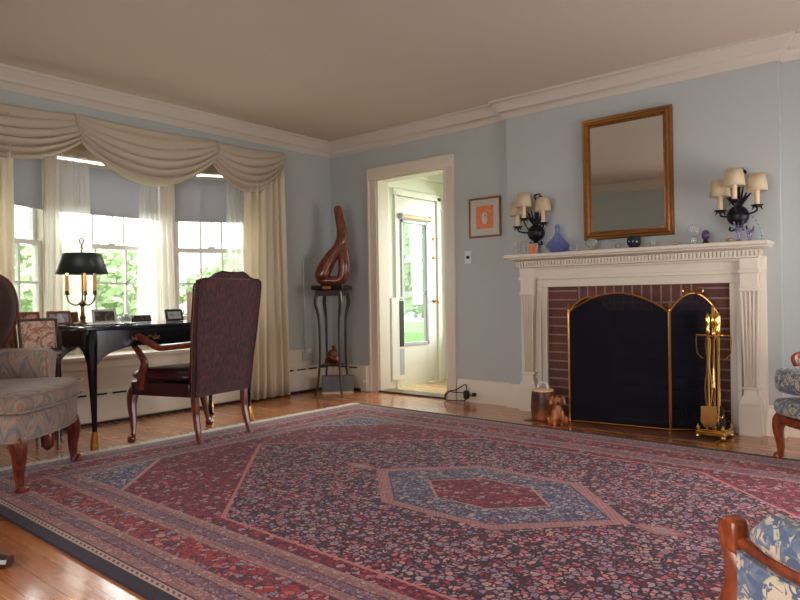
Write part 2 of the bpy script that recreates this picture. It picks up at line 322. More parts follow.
# ================================================================ geometry helpers
def rotz(a): return Matrix.Rotation(a, 4, 'Z')
class MB:
    def __init__(s): s.b = bmesh.new()
    def _add(s, fn):
        n0 = len(s.b.verts); fn(); s.b.verts.ensure_lookup_table(); return s.b.verts[n0:]
    def box(s, x0, x1, y0, y1, z0, z1, M=None):
        V = [s.b.verts.new(p) for p in [(x0, y0, z0), (x1, y0, z0), (x1, y1, z0), (x0, y1, z0), (x0, y0, z1), (x1, y0, z1), (x1, y1, z1), (x0, y1, z1)]]
        for f in [(0, 3, 2, 1), (4, 5, 6, 7), (0, 1, 5, 4), (1, 2, 6, 5), (2, 3, 7, 6), (3, 0, 4, 7)]: s.b.faces.new([V[i] for i in f])
        if M is not None:
            for v in V: v.co = M @ v.co
        return s
    def beam(s, a, b, w, h):   # rectangular bar from a to b
        a, b = Vector(a), Vector(b); d = b-a; L = d.length; q = d.to_track_quat('X', 'Z').to_matrix().to_4x4()
        return s.box(0, L, -w/2, w/2, -h/2, h/2, Matrix.Translation(a) @ q)
    def tube(s, pts, r, n=8, asp=1.0, closed=False):
        pts = [Vector(p) for p in pts]; N_ = len(pts); rs = r if isinstance(r, (list, tuple)) else [r]*N_
        rings = []; up = None
        for i, p in enumerate(pts):
            if closed: t = pts[(i+1) % N_]-pts[i-1]
            else: t = pts[min(i+1, N_-1)]-pts[max(i-1, 0)]
            t.normalize()
            if up is None:
                up = Vector((0, 0, 1)) if abs(t.z) < .9 else Vector((0, 1, 0))
            a = t.cross(up)
            if a.length < 1e-4: a = t.cross(Vector((1, 0, 0)))
            a.normalize(); bb = a.cross(t).normalized(); up = bb
            ra, rb = (rs[i] if isinstance(rs[i], tuple) else (rs[i]*asp, rs[i]))
            rings.append([s.b.verts.new(p+a*ra*math.cos(2*PI*k/n)+bb*rb*math.sin(2*PI*k/n)) for k in range(n)])
        for i in range(N_ if closed else N_-1):
            A, B = rings[i], rings[(i+1) % N_]
            for k in range(n): s.b.faces.new((A[k], A[(k+1) % n], B[(k+1) % n], B[k]))
        if not closed:
            s.b.faces.new(rings[0][::-1]); s.b.faces.new(rings[-1])
        return s
    def lathe(s, prof, c=(0, 0, 0), n=20, M=None):
        rings = []; V = []
        for r, z in prof:
            R = [s.b.verts.new((c[0]+r*math.cos(2*PI*k/n), c[1]+r*math.sin(2*PI*k/n), c[2]+z)) for k in range(n)]; rings.append(R); V += R
        for A, B in zip(rings, rings[1:]):
            for k in range(n): s.b.faces.new((A[k], A[(k+1) % n], B[(k+1) % n], B[k]))
        s.b.faces.new(rings[0][::-1]); s.b.faces.new(rings[-1])
        if M is not None:
            for v in V: v.co = M @ v.co
        return s
    def ball(s, c, r, n=14, sc=(1, 1, 1)):
        prof = [(max(1e-4, math.sin(PI*i/n)), -math.cos(PI*i/n)) for i in range(n+1)]
        M = Matrix.Translation(c) @ Matrix.Diagonal((r*sc[0], r*sc[1], r*sc[2], 1)); return s.lathe(prof, n=n+4, M=M)
    def prism(s, out, o, u, v, wv):    # polygon in plane (o,u,v) extruded by vector wv
        o, u, v, wv = Vector(o), Vector(u), Vector(v), Vector(wv)
        A = [s.b.verts.new(o+u*a+v*b) for a, b in out]; B = [s.b.verts.new(o+u*a+v*b+wv) for a, b in out]; n = len(out)
        s.b.faces.new(A[::-1]); s.b.faces.new(B)
        for k in range(n): s.b.faces.new((A[k], A[(k+1) % n], B[(k+1) % n], B[k]))
        return s
    def sweep(s, prof, path):     # profile (offset to the left of the path, z) along an xy path
        path = [Vector((p[0], p[1], 0)) for p in path]; rings = []
        for i, p in enumerate(path):
            d0 = (p-path[i-1]).normalized() if i else (path[1]-p).normalized()
            d1 = (path[i+1]-p).normalized() if i < len(path)-1 else d0
            n0 = Vector((-d0.y, d0.x, 0)); n1 = Vector((-d1.y, d1.x, 0)); nn = (n0+n1).normalized(); k = 1/max(.3, nn.dot(n0))
            rings.append([s.b.verts.new(p+nn*(o*k)+Vector((0, 0, z))) for o, z in prof])
        n = len(prof)
        for A, B in zip(rings, rings[1:]):
            for k in range(n): s.b.faces.new((A[k], A[(k+1) % n], B[(k+1) % n], B[k]))
        s.b.faces.new(rings[0][::-1]); s.b.faces.new(rings[-1]); return s
    def grid(s, fn, nu, nv):
        V = [[s.b.verts.new(fn(i/nu, j/nv)) for j in range(nv+1)] for i in range(nu+1)]
        for i in range(nu):
            for j in range(nv): s.b.faces.new((V[i][j], V[i+1][j], V[i+1][j+1], V[i][j+1]))
        return s
    def loft(s, rings, cap=True):
        R = [[s.b.verts.new(p) for p in r] for r in rings]; n = len(R[0])
        for A, B in zip(R, R[1:]):
            for k in range(n): s.b.faces.new((A[k], A[(k+1) % n], B[(k+1) % n], B[k]))
        if cap: s.b.faces.new(R[0][::-1]); s.b.faces.new(R[-1])
        return s
    def build(s, name, mat, parent=None, world=False, loc=None, rz=0, bevel=0, sub=0, smooth=True, solid=0, seg=2, ang=35):
        me = bpy.data.meshes.new(name); bmesh.ops.recalc_face_normals(s.b, faces=s.b.faces)
        X = None
        if parent is not None and world:
            X = Matrix.Identity(4); q = parent
            while q is not None: X = q.matrix_basis @ X; q = q.parent
            X = X.inverted()
        elif parent is None and loc is not None and world: X = (Matrix.Translation(loc) @ rotz(rz)).inverted()
        if X is not None: bmesh.ops.transform(s.b, matrix=X, verts=s.b.verts)
        s.b.to_mesh(me); s.b.free()
        o = bpy.data.objects.new(name, me); COL.objects.link(o)
        me.materials.append(MT[mat] if isinstance(mat, str) else mat)
        if smooth:
            for f in me.polygons: f.use_smooth = True
            if not sub: me.set_sharp_from_angle(angle=math.radians(ang))
        if parent is not None: o.parent = parent
        elif loc is not None: o.location = loc; o.rotation_euler = (0, 0, rz)
        if solid: q = o.modifiers.new('s', 'SOLIDIFY'); q.thickness = solid; q.offset = 0
        if bevel: q = o.modifiers.new('b', 'BEVEL'); q.width = bevel; q.segments = seg; q.limit_method = 'ANGLE'; q.angle_limit = math.radians(40)
        if sub: q = o.modifiers.new('u', 'SUBSURF'); q.levels = sub; q.render_levels = sub
        return o
def thing(name, label, cat, loc=(0, 0, 0), rz=0, group=None):
    o = bpy.data.objects.new(name, None); COL.objects.link(o); o.location = loc; o.rotation_euler = (0, 0, rz); o.empty_display_size = .1
    return tag(o, label, cat, group)
def tag(o, label, cat, group=None):
    o['label'] = label; o['category'] = cat
    if group: o['group'] = group
    return o
def struct(o): o['kind'] = 'structure'; return o
def lab(o, l): o['label'] = l; return o
def rbox(cx, cy, cz, sx, sy, sz, n=10, p=4.0):
    """superellipse pillow rings"""
    rings = []
    for i in range(n+1):
        t = -1+2*i/n; z = t*sz/2
        k = (1-abs(t)**p)**(1/p); k = max(k, .02)
        r = []
        for j in range(28):
            a = 2*PI*j/28; c, s_ = math.cos(a), math.sin(a)
            q = (abs(c)**4+abs(s_)**4)**(-.25)
            r.append(Vector((cx+sx/2*q*c*(.86+.14*k), cy+sy/2*q*s_*(.86+.14*k), cz+z)))
        rings.append(r)
    return rings
def lerp(a, b, t): return a+(b-a)*t
def smoothpts(pts, n=6):    # Catmull-Rom through points
    P_ = [Vector(p) for p in pts]; P_ = [P_[0]*2-P_[1]]+P_+[P_[-1]*2-P_[-2]]; out = []
    for i in range(1, len(P_)-2):
        for k in range(n):
            t = k/n; a, b, c, d = P_[i-1], P_[i], P_[i+1], P_[i+2]
            out.append(.5*((2*b)+(c-a)*t+(2*a-5*b+4*c-d)*t*t+(3*b-a-3*c+d)*t**3))
    out.append(P_[-2]); return out
def smoothr(rs, n=6):
    return [p.x for p in smoothpts([(r, 0, 0) for r in rs], n)]

# ================================================================ room shell
H = 2.47; XR = 5.7; YB = -5.8; b_ = .055; XB = 4.042
struct(MB().box(-.15, XR+.15, YB-.15, .16, -.1, 0).build('floor', 'oak_floor', smooth=False))
struct(MB().box(-.15, XR+.15, YB-.15, .16, H, H+.1).build('ceiling', 'ceiling_paint', smooth=False))
BY0, BY1 = -3.235, -.965; BJ0, BJ1 = -2.585, -1.615; BD = .375; BZ0, BZ1 = .50, 2.16
wl = MB().box(-.14, 0, YB-.15, BY0, 0, H).box(-.14, 0, BY1, .16, 0, H).box(-.14, 0, BY0, BY1, 0, BZ0-.03).box(-.14, 0, BY0, BY1, BZ1, H)
struct(wl.build('wall_left', 'wall_paint', smooth=False))
DX0, DX1, DZ = .637, 1.442, 2.035
wb = MB().box(0, DX0, 0, .15, 0, H).box(DX1, XR+.15, 0, .15, 0, H).box(DX0, DX1, 0, .15, DZ, H)
FX0, FX1, FZ = 2.70, 3.56, .78
wb2 = MB().box(2.105, FX0, -b_, 0, 0, H).box(FX1, XB, -b_, 0, 0, H).box(FX0, FX1, -b_, 0, FZ, H)
# the wall opening for the fireplace is cut by building around it
wb = MB().box(0, DX0, 0, .15, 0, H).box(DX1, FX0, 0, .15, 0, H).box(FX1, XR+.15, 0, .15, 0, H).box(DX0, DX1, 0, .15, DZ, H).box(FX0, FX1, 0, .15, FZ, H)
struct(wb.build('wall_back', 'wall_paint', smooth=False))
struct(wb2.build('wall_chimney', 'wall_paint', smooth=False))
struct(MB().box(XR, XR+.14, YB, -2.2, 0, H).box(XR, XR+.14, -.3, 0, 0, H).box(XR, XR+.14, -2.2, -.3, 0, .2).box(XR, XR+.14, -2.2, -.3, 1.5, H).build('wall_right', 'wall_paint', smooth=False))
struct(MB().box(0, 2.3, YB-.14, YB, 0, H).box(4.9, XR+.14, YB-.14, YB, 0, H).box(2.3, 4.9, YB-.14, YB, 0, .6).box(2.3, 4.9, YB-.14, YB, 1.75, H).build('wall_front', 'wall_paint', smooth=False))  # unseen wall; its opening is added to let the fill lamp in
crown = [(0, H-.14), (.012, H-.14), (.018, H-.125), (.03, H-.115), (.042, H-.092), (.05, H-.088), (.05, H-.074), (.066, H-.06), (.088, H-.03), (.098, H-.022), (.104, H-.018), (.104, H), (0, H)]
struct(MB().sweep(crown, [(0, YB), (XR, YB), (XR, 0), (XB, 0), (XB, -b_), (2.105, -b_), (2.105, 0), (0, 0), (0, YB)]).build('trim_1', 'crown_paint', ang=50))
base = [(0, 0), (.022, 0), (.022, .135), (.016, .15), (.016, .165), (.006, .185), (0, .19)]
struct(MB().sweep(base, [(2.105, 0), (1.56, 0)]).build('baseboard_back', 'trim_paint'))
struct(MB().sweep(base, [(2.235, -b_), (2.105, -b_), (2.105, 0)]).build('baseboard_chimney', 'trim_paint'))
struct(MB().sweep(base, [(0, YB), (XR, YB), (XR, 0), (XB, 0), (XB, -b_), (3.965, -b_)]).build('baseboard_right', 'trim_paint'))
# bay
W30 = [(0, BY0), (-BD, BJ0), (-BD, BJ1), (0, BY1)]
seat = MB().prism([(0.03, BY0-.02), (-.02, BY0), (-BD-.1, BJ0-.03), (-BD-.1, BJ1+.03), (-.02, BY1), (0.03, BY1+.02)], (0, 0, BZ0-.03), (1, 0, 0), (0, 1, 0), (0, 0, .03))
struct(seat.build('trim_2', 'trim_paint', bevel=.006))
struct(MB().sweep([(0, BZ0-.09), (.02, BZ0-.09), (.012, BZ0-.05), (.012, BZ0-.03), (0, BZ0-.03)], [(0, BY1+.02), (0, BY0-.02)][::-1] if False else [(0, BY1+.02), (0, BY0-.02)]).build('trim_3', 'trim_paint'))
struct(MB().prism([(0, BY0), (-BD-.1, BJ0-.03), (-BD-.1, BJ1+.03), (0, BY1)], (0, 0, BZ1), (1, 0, 0), (0, 1, 0), (0, 0, .06)).build('wall_bay_top', 'ceiling_paint', smooth=False))
struct(MB().box(0, .008, -5.2, -.3, .245, BZ0-.09).build('trim_10', 'trim_paint', smooth=False))
WZ0, WZ1, WR = .73, 1.99, 1.345
glassq = []
def bay_window(k, A, B):
    A, B = Vector((A[0], A[1], 0)), Vector((B[0], B[1], 0)); d = (B-A); L = d.length; d.normalize()
    ang = math.atan2(d.y, d.x)     # local x along the facet, local +y is outside (left of A->B when going +y)
    root = struct(MB().box(0, L, 0, .1, BZ0, WZ0-.03).box(0, L, 0, .1, WZ1+.04, BZ1).box(0, .065, 0, .1, WZ0-.03, WZ1+.04).box(L-.065, L, 0, .1, WZ0-.03, WZ1+.04).build('window_%d' % k, 'trim_paint', loc=(A.x, A.y, 0), rz=ang, smooth=False))
    g = .07
    MB().box(.03, L-.03, -.03, .02, WZ0-.03, WZ0).box(.02, L-.02, -.015, .0, WZ0-.09, WZ0-.03).build('window_sill', 'trim_paint', root, bevel=.004)
    MB().box(.0, L, -.018, 0, WZ1+.03, WZ1+.1).box(.0, .06, -.014, 0, WZ0, WZ1+.03).box(L-.06, L, -.014, 0, WZ0, WZ1+.03).build('casing', 'trim_paint', root, bevel=.004)
    x0, x1 = .065, L-.065
    def sash(z0, z1, y, nm, rows):
        m_ = MB().box(x0, x0+.035, y, y+.035, z0, z1).box(x1-.035, x1, y, y+.035, z0, z1).box(x0+.035, x1-.035, y, y+.035, z0, z0+.04).box(x0+.035, x1-.035, y, y+.035, z1-.035, z1)
        f = m_.build(nm, 'white_enamel', root, bevel=.003)
        mm = MB(); a, b2 = x0+.035, x1-.035
        ncol = 3
        for i in range(1, ncol): c = lerp(a, b2, i/ncol); mm.box(c-.009, c+.009, y+.006, y+.03, z0+.03, z1-.03)
        for i in range(1, rows): c = lerp(z0+.04, z1-.035, i/rows); mm.box(a, b2, y+.006, y+.03, c-.009, c+.009)
        mm.build('muntin', 'white_enamel', f)
        MB().box(a-.01, b2+.01, y+.016, y+.020, z0+.03, z1-.03).build('pane', 'window_glass', f, smooth=False)
    sash(WZ0, WR+.02, .02, 'lower_sash', 2); sash(WR-.02, WZ1+.02, .058, 'upper_sash', 2)
    MB().box((x0+x1)/2-.03, (x0+x1)/2+.03, .005, .025, WR+.02, WR+.032).build('sash_lock', 'foil', root)
    return ang, L
for k, (A, B) in enumerate([(W30[0], W30[1]), (W30[1], W30[2]), (W30[2], W30[3])]):
    ang, L = bay_window(k+1, A, B)
    wh = ['angled left', 'middle', 'right, in the angled side near the corner,'][k]
    bl = thing('roller_blind', ['grey roller blind half lowered over the left angled bay window', 'grey roller blind half lowered over the middle bay window behind the lamp', 'grey roller blind half lowered over the right angled bay window'][k], 'blind', (A[0], A[1], 1.61), ang, 'roller blinds in the bay')
    MB().box(.07, L-.07, .002, .005, 0, .37).build('blind_fabric', 'blind_cloth', bl, smooth=False)
    MB().box(.07, L-.07, -.002, .008, -.015, .004).build('hem_bar', 'blind_cloth', bl)
    MB().tube([(.065, -.002, .375), (L-.065, -.002, .375)], .014, 10).build('roller', 'trim_paint', bl)
    MB().ball((L/2, -.004, -.022), .008, 8).build('pull', 'ivory', bl)

# doorway casing and threshold
cas = MB()
cp = [(0, 0), (.018, 0), (.018, .012), (.012, .02), (.012, .085), (.026, .09), (.026, .105), (0, .105)]
for x0, sgn in ((DX0, -1), (DX1, 1)):
    cas.prism([(sgn*b2, -a) for a, b2 in cp], (x0, 0, 0), (1, 0, 0), (0, 1, 0), (0, 0, DZ+.0))
cas.box(DX0-.105, DX1+.105, -.026, 0, DZ, DZ+.105).box(DX0-.09, DX1+.09, -.031, 0, DZ+.09, DZ+.108)
cas.box(DX0-.001, DX0+.012, 0, .15, 0, DZ).box(DX1-.012, DX1+.001, 0, .15, 0, DZ).box(DX0, DX1, 0, .15, DZ-.012, DZ+.001)
struct(cas.build('trim_4', 'trim_paint'))
struct(MB().box(DX0, DX1, -.02, .155, 0, .014).build('trim_5', 'dark_wood', bevel=.004))
# porch beyond the doorway
PX = .60; PY = 1.12; PXR = 2.6
struct(MB().box(PX-.1, PXR, .16, PY+.1, -.1, 0).build('floor_porch', 'porch_floor', smooth=False))
struct(MB().box(PX-.1, PXR, .15, PY+.1, 2.3, 2.4).build('ceiling_porch', 'porch_ceiling', smooth=False))
struct(MB().box(PX-.12, PX, .15, .30, 0, 2.3).box(PX-.12, PX, 1.0, PY+.1, 0, 2.3).box(PX-.12, PX, .30, 1.0, 1.93, 2.3).build('wall_porch_left', 'porch_paint', smooth=False))
struct(MB().box(PX-.1, .655, PY, PY+.1, 0, 2.3).box(.655, PXR, PY, PY+.1, 0, .45).box(.655, PXR, PY, PY+.1, 2.0, 2.3).box(1.3, 1.38, PY, PY+.1, .45, 2.0).box(2.1, PXR, PY, PY+.1, .45, 2.0).build('wall_porch_far', 'porch_paint', smooth=False))
struct(MB().box(PXR, PXR+.1, .15, PY+.1, 0, 2.4).build('wall_porch_right', 'porch_paint', smooth=False))
struct(MB().sweep([(0, 2.14), (.01, 2.14), (.02, 2.16), (.05, 2.22), (.06, 2.24), (.06, 2.3), (0, 2.3)], [(PXR, PY), (PX, PY), (PX, .16)]).build('trim_6', 'porch_paint'))
pw = struct(MB().box(.655, 1.3, PY+.02, PY+.06, .45, .5).box(.655, 1.3, PY+.02, PY+.06, 1.95, 2.0).box(.655, .69, PY+.02, PY+.06, .45, 2.0).box(1.265, 1.3, PY+.02, PY+.06, .45, 2.0).build('window_4', 'white_enamel'))
MB().box(.68, 1.27, PY+.035, PY+.04, .48, 1.97).build('pane', 'window_glass', pw, smooth=False)
pw2 = struct(MB().box(1.38, 2.1, PY+.02, PY+.06, .45, .5).box(1.38, 2.1, PY+.02, PY+.06, 1.95, 2.0).box(1.38, 1.42, PY+.02, PY+.06, .45, 2.0).box(2.06, 2.1, PY+.02, PY+.06, .45, 2.0).build('window_5', 'white_enamel'))
MB().box(1.4, 2.08, PY+.035, PY+.04, .48, 1.97).build('pane', 'window_glass', pw2, smooth=False)
# outer door with a tall window, in the left wall of the porch
dr = struct(MB().box(PX-.045, PX, .31, .42, .01, 1.92).box(PX-.045, PX, .80, .99, .01, 1.92).box(PX-.045, PX, .42, .80, .01, .44).box(PX-.045, PX, .42, .80, 1.66, 1.92).build('door_1', 'white_enamel', bevel=.003))
MB().box(PX-.01, PX+.012, .39, .83, .41, .44).box(PX-.01, PX+.012, .39, .83, 1.66, 1.69).box(PX-.01, PX+.012, .39, .42, .41, 1.69).box(PX-.01, PX+.012, .80, .83, .41, 1.69).build('window_frame', 'grey_plastic', dr, bevel=.003)
MB().box(PX-.024, PX-.02, .42, .80, .44, 1.66).build('pane', 'window_glass', dr, smooth=False)
MB().box(PX-.018, PX-.006, .42, .80, .93, .96).build('glazing_bar', 'grey_plastic', dr)
for z in (.86,): MB().lathe([(.0, 0), (.022, 0), (.022, .006), (.008, .01), (.008, .035), (.022, .045), (.025, .06), (.015, .07), (.001, .072)], M=Matrix.Translation((PX, .93, z)) @ Matrix.Rotation(PI/2, 4, 'Y')).build('door_handle', 'brass', dr)
for z in (1.32, 1.52): MB().lathe([(.0, 0), (.02, 0), (.018, .012), (.006, .016), (.001, .018)], M=Matrix.Translation((PX, .93, z)) @ Matrix.Rotation(PI/2, 4, 'Y')).build('deadbolt', 'brass', dr)
for z in (.35, 1.0, 1.7): MB().box(PX, PX+.008, .305, .325, z, z+.09).build('hinge', 'brass', dr)
struct(MB().box(PX, PX+.02, .29, .31, 0, 1.97).box(PX, PX+.02, .99, 1.05, 0, 1.97).box(PX, PX+.02, .27, 1.05, 1.93, 1.99).build('trim_7', 'porch_paint', bevel=.003))
va = thing('roller_blind', 'rolled-up cream blind above the window of the porch door', 'blind', (PX+.03, .61, 1.72))
MB().tube([(0, -.23, 0), (0, .23, 0)], .022, 12).build('roller', 'ivory', va)
for q in (-.24, .24): MB().box(-.03, .02, q-.005, q+.005, -.025, .03).build('bracket', 'grey_plastic', va)
ht = thing('wall_heater', 'tall pale grey vented unit on the porch wall beside the white door', 'heater', (PX, .26, .08))
MB().box(0.002, .045, -.075, .125, 0, .82).build('housing', 'white_enamel', ht, bevel=.008)
g = MB()
for i in range(15): g.box(.044, .049, .045, .105, .34+i*.03, .36+i*.03)
g.box(.0445, .0465, .04, .11, .33, .79).build('grille', 'dark_slot', ht)
MB().box(.0445, .0465, .04, .11, .05, .31).build('lower_panel', 'grey_plastic', ht)
MB().box(.045, .048, .05, .1, .80, .812).build('control_panel', 'dark_slot', ht)

# baseboard heaters
def heater(label, path):
    o = thing('baseboard_heater', label, 'heater', (path[0][0], path[0][1], 0))
    MB().sweep([(0, .02), (.052, .02), (.06, .03), (.06, .205), (.045, .235), (.03, .245), (0, .245)], path).build('cover', 'trim_paint', o, world=True)
    sl = MB(); 
    a, b2 = Vector((*path[0], 0)), Vector((*path[1], 0)); d = (b2-a).normalized(); n_ = Vector((-d.y, d.x, 0)); L = (b2-a).length; t = .06
    while t < L-.12:
        p = a+d*t+n_*.056; q = a+d*min(L-.03, t+.105)+n_*.056; sl.beam((p.x, p.y, .222), (q.x, q.y, .222), .012, .012); t += .15
    sl.build('vent_slot', 'dark_slot', o, world=True)
    MB().beam(a+n_*.03+Vector((0, 0, .012)), b2+n_*.03+Vector((0, 0, .012)), .04, .02).build('base_gap', 'dark_slot', o, world=True)
heater('long cream baseboard heater along the window wall below the bay', [(0.001, -.065), (0.001, -5.2)])
heater('short cream baseboard heater on the corner wall left of the doorway', [(.45, -.001), (.065, -.001)])
hv = thing('heater_valve_cover', 'cream end cover of the heater beside the doorway casing', 'heater cover', (.49, -.002, 0))
MB().box(-.038, .04, -.07, 0, 0, .25).build('cover', 'trim_paint', hv, bevel=.005)
MB().tube([(0.02, -.09, .1), (.02, -.07, .1)], .008).tube([(0.02, -.09, .085), (.02, -.09, .115)], .006).build('valve', 'foil', hv)

# ================================================================ fireplace
fb = MB().prism([(FX0, 0), (FX1, 0), (FX1-.12, .5), (FX0+.12, .5)], (0, 0.0, 0), (1, 0, 0), (0, 1, 0), (0, 0, .002))
fbx = MB()
yb = .5
for (a, b2) in (((FX0, -b_), (FX0+.12, yb)), ((FX0+.12, yb), (FX1-.12, yb)), ((FX1-.12, yb), (FX1, -b_))):
    pa, pb = Vector((a[0], a[1], 0)), Vector((b2[0], b2[1], 0)); d = (pb-pa).normalized(); n_ = Vector((-d.y, d.x, 0))*.08
    fbx.prism([(pa.x, pa.y), (pb.x, pb.y), (pb.x+n_.x, pb.y+n_.y), (pa.x+n_.x, pa.y+n_.y)], (0, 0, -.02), (1, 0, 0), (0, 1, 0), (0, 0, 1.0))
fbx.box(FX0-.1, FX1+.1, 0.15, yb+.1, .9, .98).box(FX0-.1, FX1+.1, 0, yb+.1, -.06, .004)
FP = thing('fireplace', 'white carved wooden mantelpiece around a brick firebox', 'fireplace', (3.12, -b_, 0))
fbx.build('firebox', 'brick_firebox', FP, world=True, smooth=False)
for xa, xb in ((2.45, FX0), (FX1, 3.78)): MB().box(xa, xb, -b_-.02, -b_, 0, .985).build('brick_jamb', 'brick_course', FP, world=True, smooth=False)
MB().box(FX0, FX1, -b_-.02, -b_, FZ, .985).build('brick_lintel', 'brick_soldier', FP, world=True, smooth=False)
y0 = -b_
fr = MB()
# inner architrave
for xa, xb in ((2.415, 2.468), (3.757, 3.82)): fr.box(xa, xb, y0-.045, y0, 0, .962)
fr.box(2.415, 3.82, y0-.045, y0, .962, 1.03)
for xa, xb in ((2.40, 2.425), (3.80, 3.83)): fr.box(xa, xb, y0-.062, y0, 0, 1.02)
fr.box(2.40, 3.83, y0-.062, y0, 1.02, 1.045)
fr.build('architrave', 'trim_paint', FP, world=True, bevel=.004)
# back boards and frieze
MB().box(2.235, 2.41, y0-.035, y0, 0, 1.03).box(3.825, 3.965, y0-.035, y0, 0, 1.03).box(2.235, 3.965, y0-.05, y0, 1.03, 1.125).build('frieze', 'trim_paint', FP, world=True, bevel=.003)
for cx in (2.32, 3.88):
    p = MB(); hw = .058 if cx < 3 else .053
    p.box(cx-hw-.012, cx+hw+.012, y0-.105, y0-.03, 0, .19)
    p.loft([[Vector((cx+sx*w_, yy if k else y0-.03, z)) for (sx, k) in ((-1, 0), (-1, 1), (1, 1), (1, 0))] for (w_, yy, z) in ((hw+.012, y0-.105, .19), (hw+.010, y0-.10, .20), (hw+.006, y0-.098, .215), (hw-.016, y0-.085, .26), (hw-.018, y0-.08, .29))])
    p.box(cx-hw+.002, cx+hw-.002, y0-.088, y0-.03, .29, .305)
    # tapered fluted shaft
    nfl = 4
    def sec(w_, z, yy):
        pts = [Vector((cx-w_, y0-.03, z)), Vector((cx-w_, yy, z))]
        wi = w_*2*.86; 
        for i in range(nfl):
            a = -wi/2+wi*i/nfl; c = wi/nfl
            for t, dd in ((.12, 0), (.3, .011), (.5, .014), (.7, .011), (.88, 0)): pts.append(Vector((cx+a+c*t, yy+dd, z)))
        pts += [Vector((cx+w_, yy, z)), Vector((cx+w_, y0-.03, z))]; return pts
    p.loft([sec(.036, .305, y0-.078), sec(.054, .905, y0-.088)])
    p.box(cx-hw-.004, cx+hw+.004, y0-.095, y0-.03, .905, .93)
    p.box(cx-hw+.002, cx+hw-.002, y0-.088, y0-.03, .93, 1.02)
    p.box(cx-hw-.008, cx+hw+.008, y0-.1, y0-.03, 1.02, 1.045)
    p.box(cx-hw, cx+hw, y0-.09, y0-.03, 1.045, 1.125)
    lab(p.build('pilaster', 'trim_paint', FP, world=True, bevel=.002), 'fluted tapering pilaster')
# cornice with dentils
co = MB().sweep([(0, 1.10), (.055, 1.10), (.06, 1.112), (.075, 1.118), (.075, 1.165), (.1, 1.168), (.13, 1.18), (.13, 1.19), (0, 1.19)], [(3.865, y0), (3.865, y0-.03), (2.335, y0-.03), (2.335, y0)])
co.build('cornice', 'trim_paint', FP, world=True)
dn = MB(); x = 2.245
while x < 3.95: dn.box(x, x+.014, y0-.122, y0-.1, 1.128, 1.158); x += .024
dn.build('dentil_row', 'trim_paint', FP, world=True)
MB().sweep([(0, 1.188), (.165, 1.188), (.172, 1.194), (.172, 1.21), (.166, 1.216), (0, 1.216)], [(3.835, y0), (3.835, y0-.03), (2.355, y0-.03), (2.355, y0)]).build('shelf', 'trim_paint', FP, world=True)
MB().box(2.235, 3.98, y0-.04, y0, 1.185, 1.2155).build('shelf_back', 'trim_paint', FP, world=True)
SZ = 1.216
struct(MB().box(2.48, 3.76, -.5, -b_-.02, 0, .006).build('trim_8', 'hearth_tile', smooth=False))
# grate and logs
gt = thing('fire_grate', 'black iron grate inside the firebox', 'grate', (3.13, .2, .004))
g = MB()
for i in range(7): x = -.27+i*.09; g.tube(smoothpts([(x, -.15, .16), (x, -.12, .09), (x, .12, .09), (x, .15, .16)], 4), .008, 6)
g.tube([(-.3, -.08, .085), (.3, -.08, .085)], .009).tube([(-.3, .08, .085), (.3, .08, .085)], .009).build('bars', 'black_iron', gt)
for sx in (-.25, .25):
    for sy in (-.08, .08): MB().tube([(sx, sy, 0), (sx, sy, .085)], .009, 6).build('leg', 'black_iron', gt)
for i, (yy, zz_, rr, ll, lb) in enumerate([(-.07, .155, .05, .28, 'front charred log lying on the fire grate'), (.07, .16, .055, .3, 'rear charred log lying on the fire grate'), (0.0, .245, .045, .26, 'top charred log resting on the two logs below')]):
    pts = [(-ll, 0, 0), (-ll*.4, .01, .004), (ll*.3, -.01, 0), (ll, .005, .004)]
    tag(MB().tube(smoothpts(pts, 4), rr, 10).build('firewood_log', 'log', loc=(3.13, .2+yy, zz_), rz=.06*(i-1)), lb, 'log', 'logs in the fireplace')

# folding brass screen
sc_ = thing('fire_screen', 'brass-edged folding mesh fire screen with arched panels', 'fire screen', (3.12, -.36, .006))
def panel(A, B, hs, hc, finA, name='panel'):
    A, B = Vector((A[0], A[1], 0)), Vector((B[0], B[1], 0)); L = (B-A).length
    n_ = 16
    arc = [A.lerp(B, i/n_)+Vector((0, 0, hs+(hc-hs)*math.sin(PI*i/n_)**.85)) for i in range(n_+1)]
    z0 = Vector((0, 0, .02))
    f = MB().tube([A+z0]+arc+[B+z0], .0075, 8).tube([A+z0, B+z0], .0065, 8).build(name+'_frame', 'brass', sc_, world=True)
    mm = MB(); V = [mm.b.verts.new(p) for p in [A+z0]+arc+[B+z0]]; mm.b.faces.new(V)
    mm.build(name+'_mesh', 'wire_mesh', f, world=True, smooth=False, solid=.002)
PA, PB, PC, PD = (2.79, -.40), (3.45, -.32), (3.70, -.17), (3.03, -.27)
panel(PA, PB, .775, .905, True); panel(PB, PC, .775, .90, True); panel(PD, PA, .775, .88, True)
for q in (PA, PB): MB().lathe([(.006, 0), (.009, .01), (.006, .02), (.013, .035), (.004, .055), (.001, .07)], (q[0], q[1], .78), 10).tube([(q[0], q[1], .0), (q[0], q[1], .78)], .0095, 8).build('hinge_post', 'brass', sc_, world=True)
mid = Vector((3.575, -.245, .90))
for q in (-1, 1): MB().tube(smoothpts([mid, mid+Vector((q*.03, q*.012, .035)), mid+Vector((q*.055, q*.02, .02)), mid+Vector((q*.045, q*.016, .0)), mid], 5), .006, 6).build('handle', 'brass', sc_, world=True)

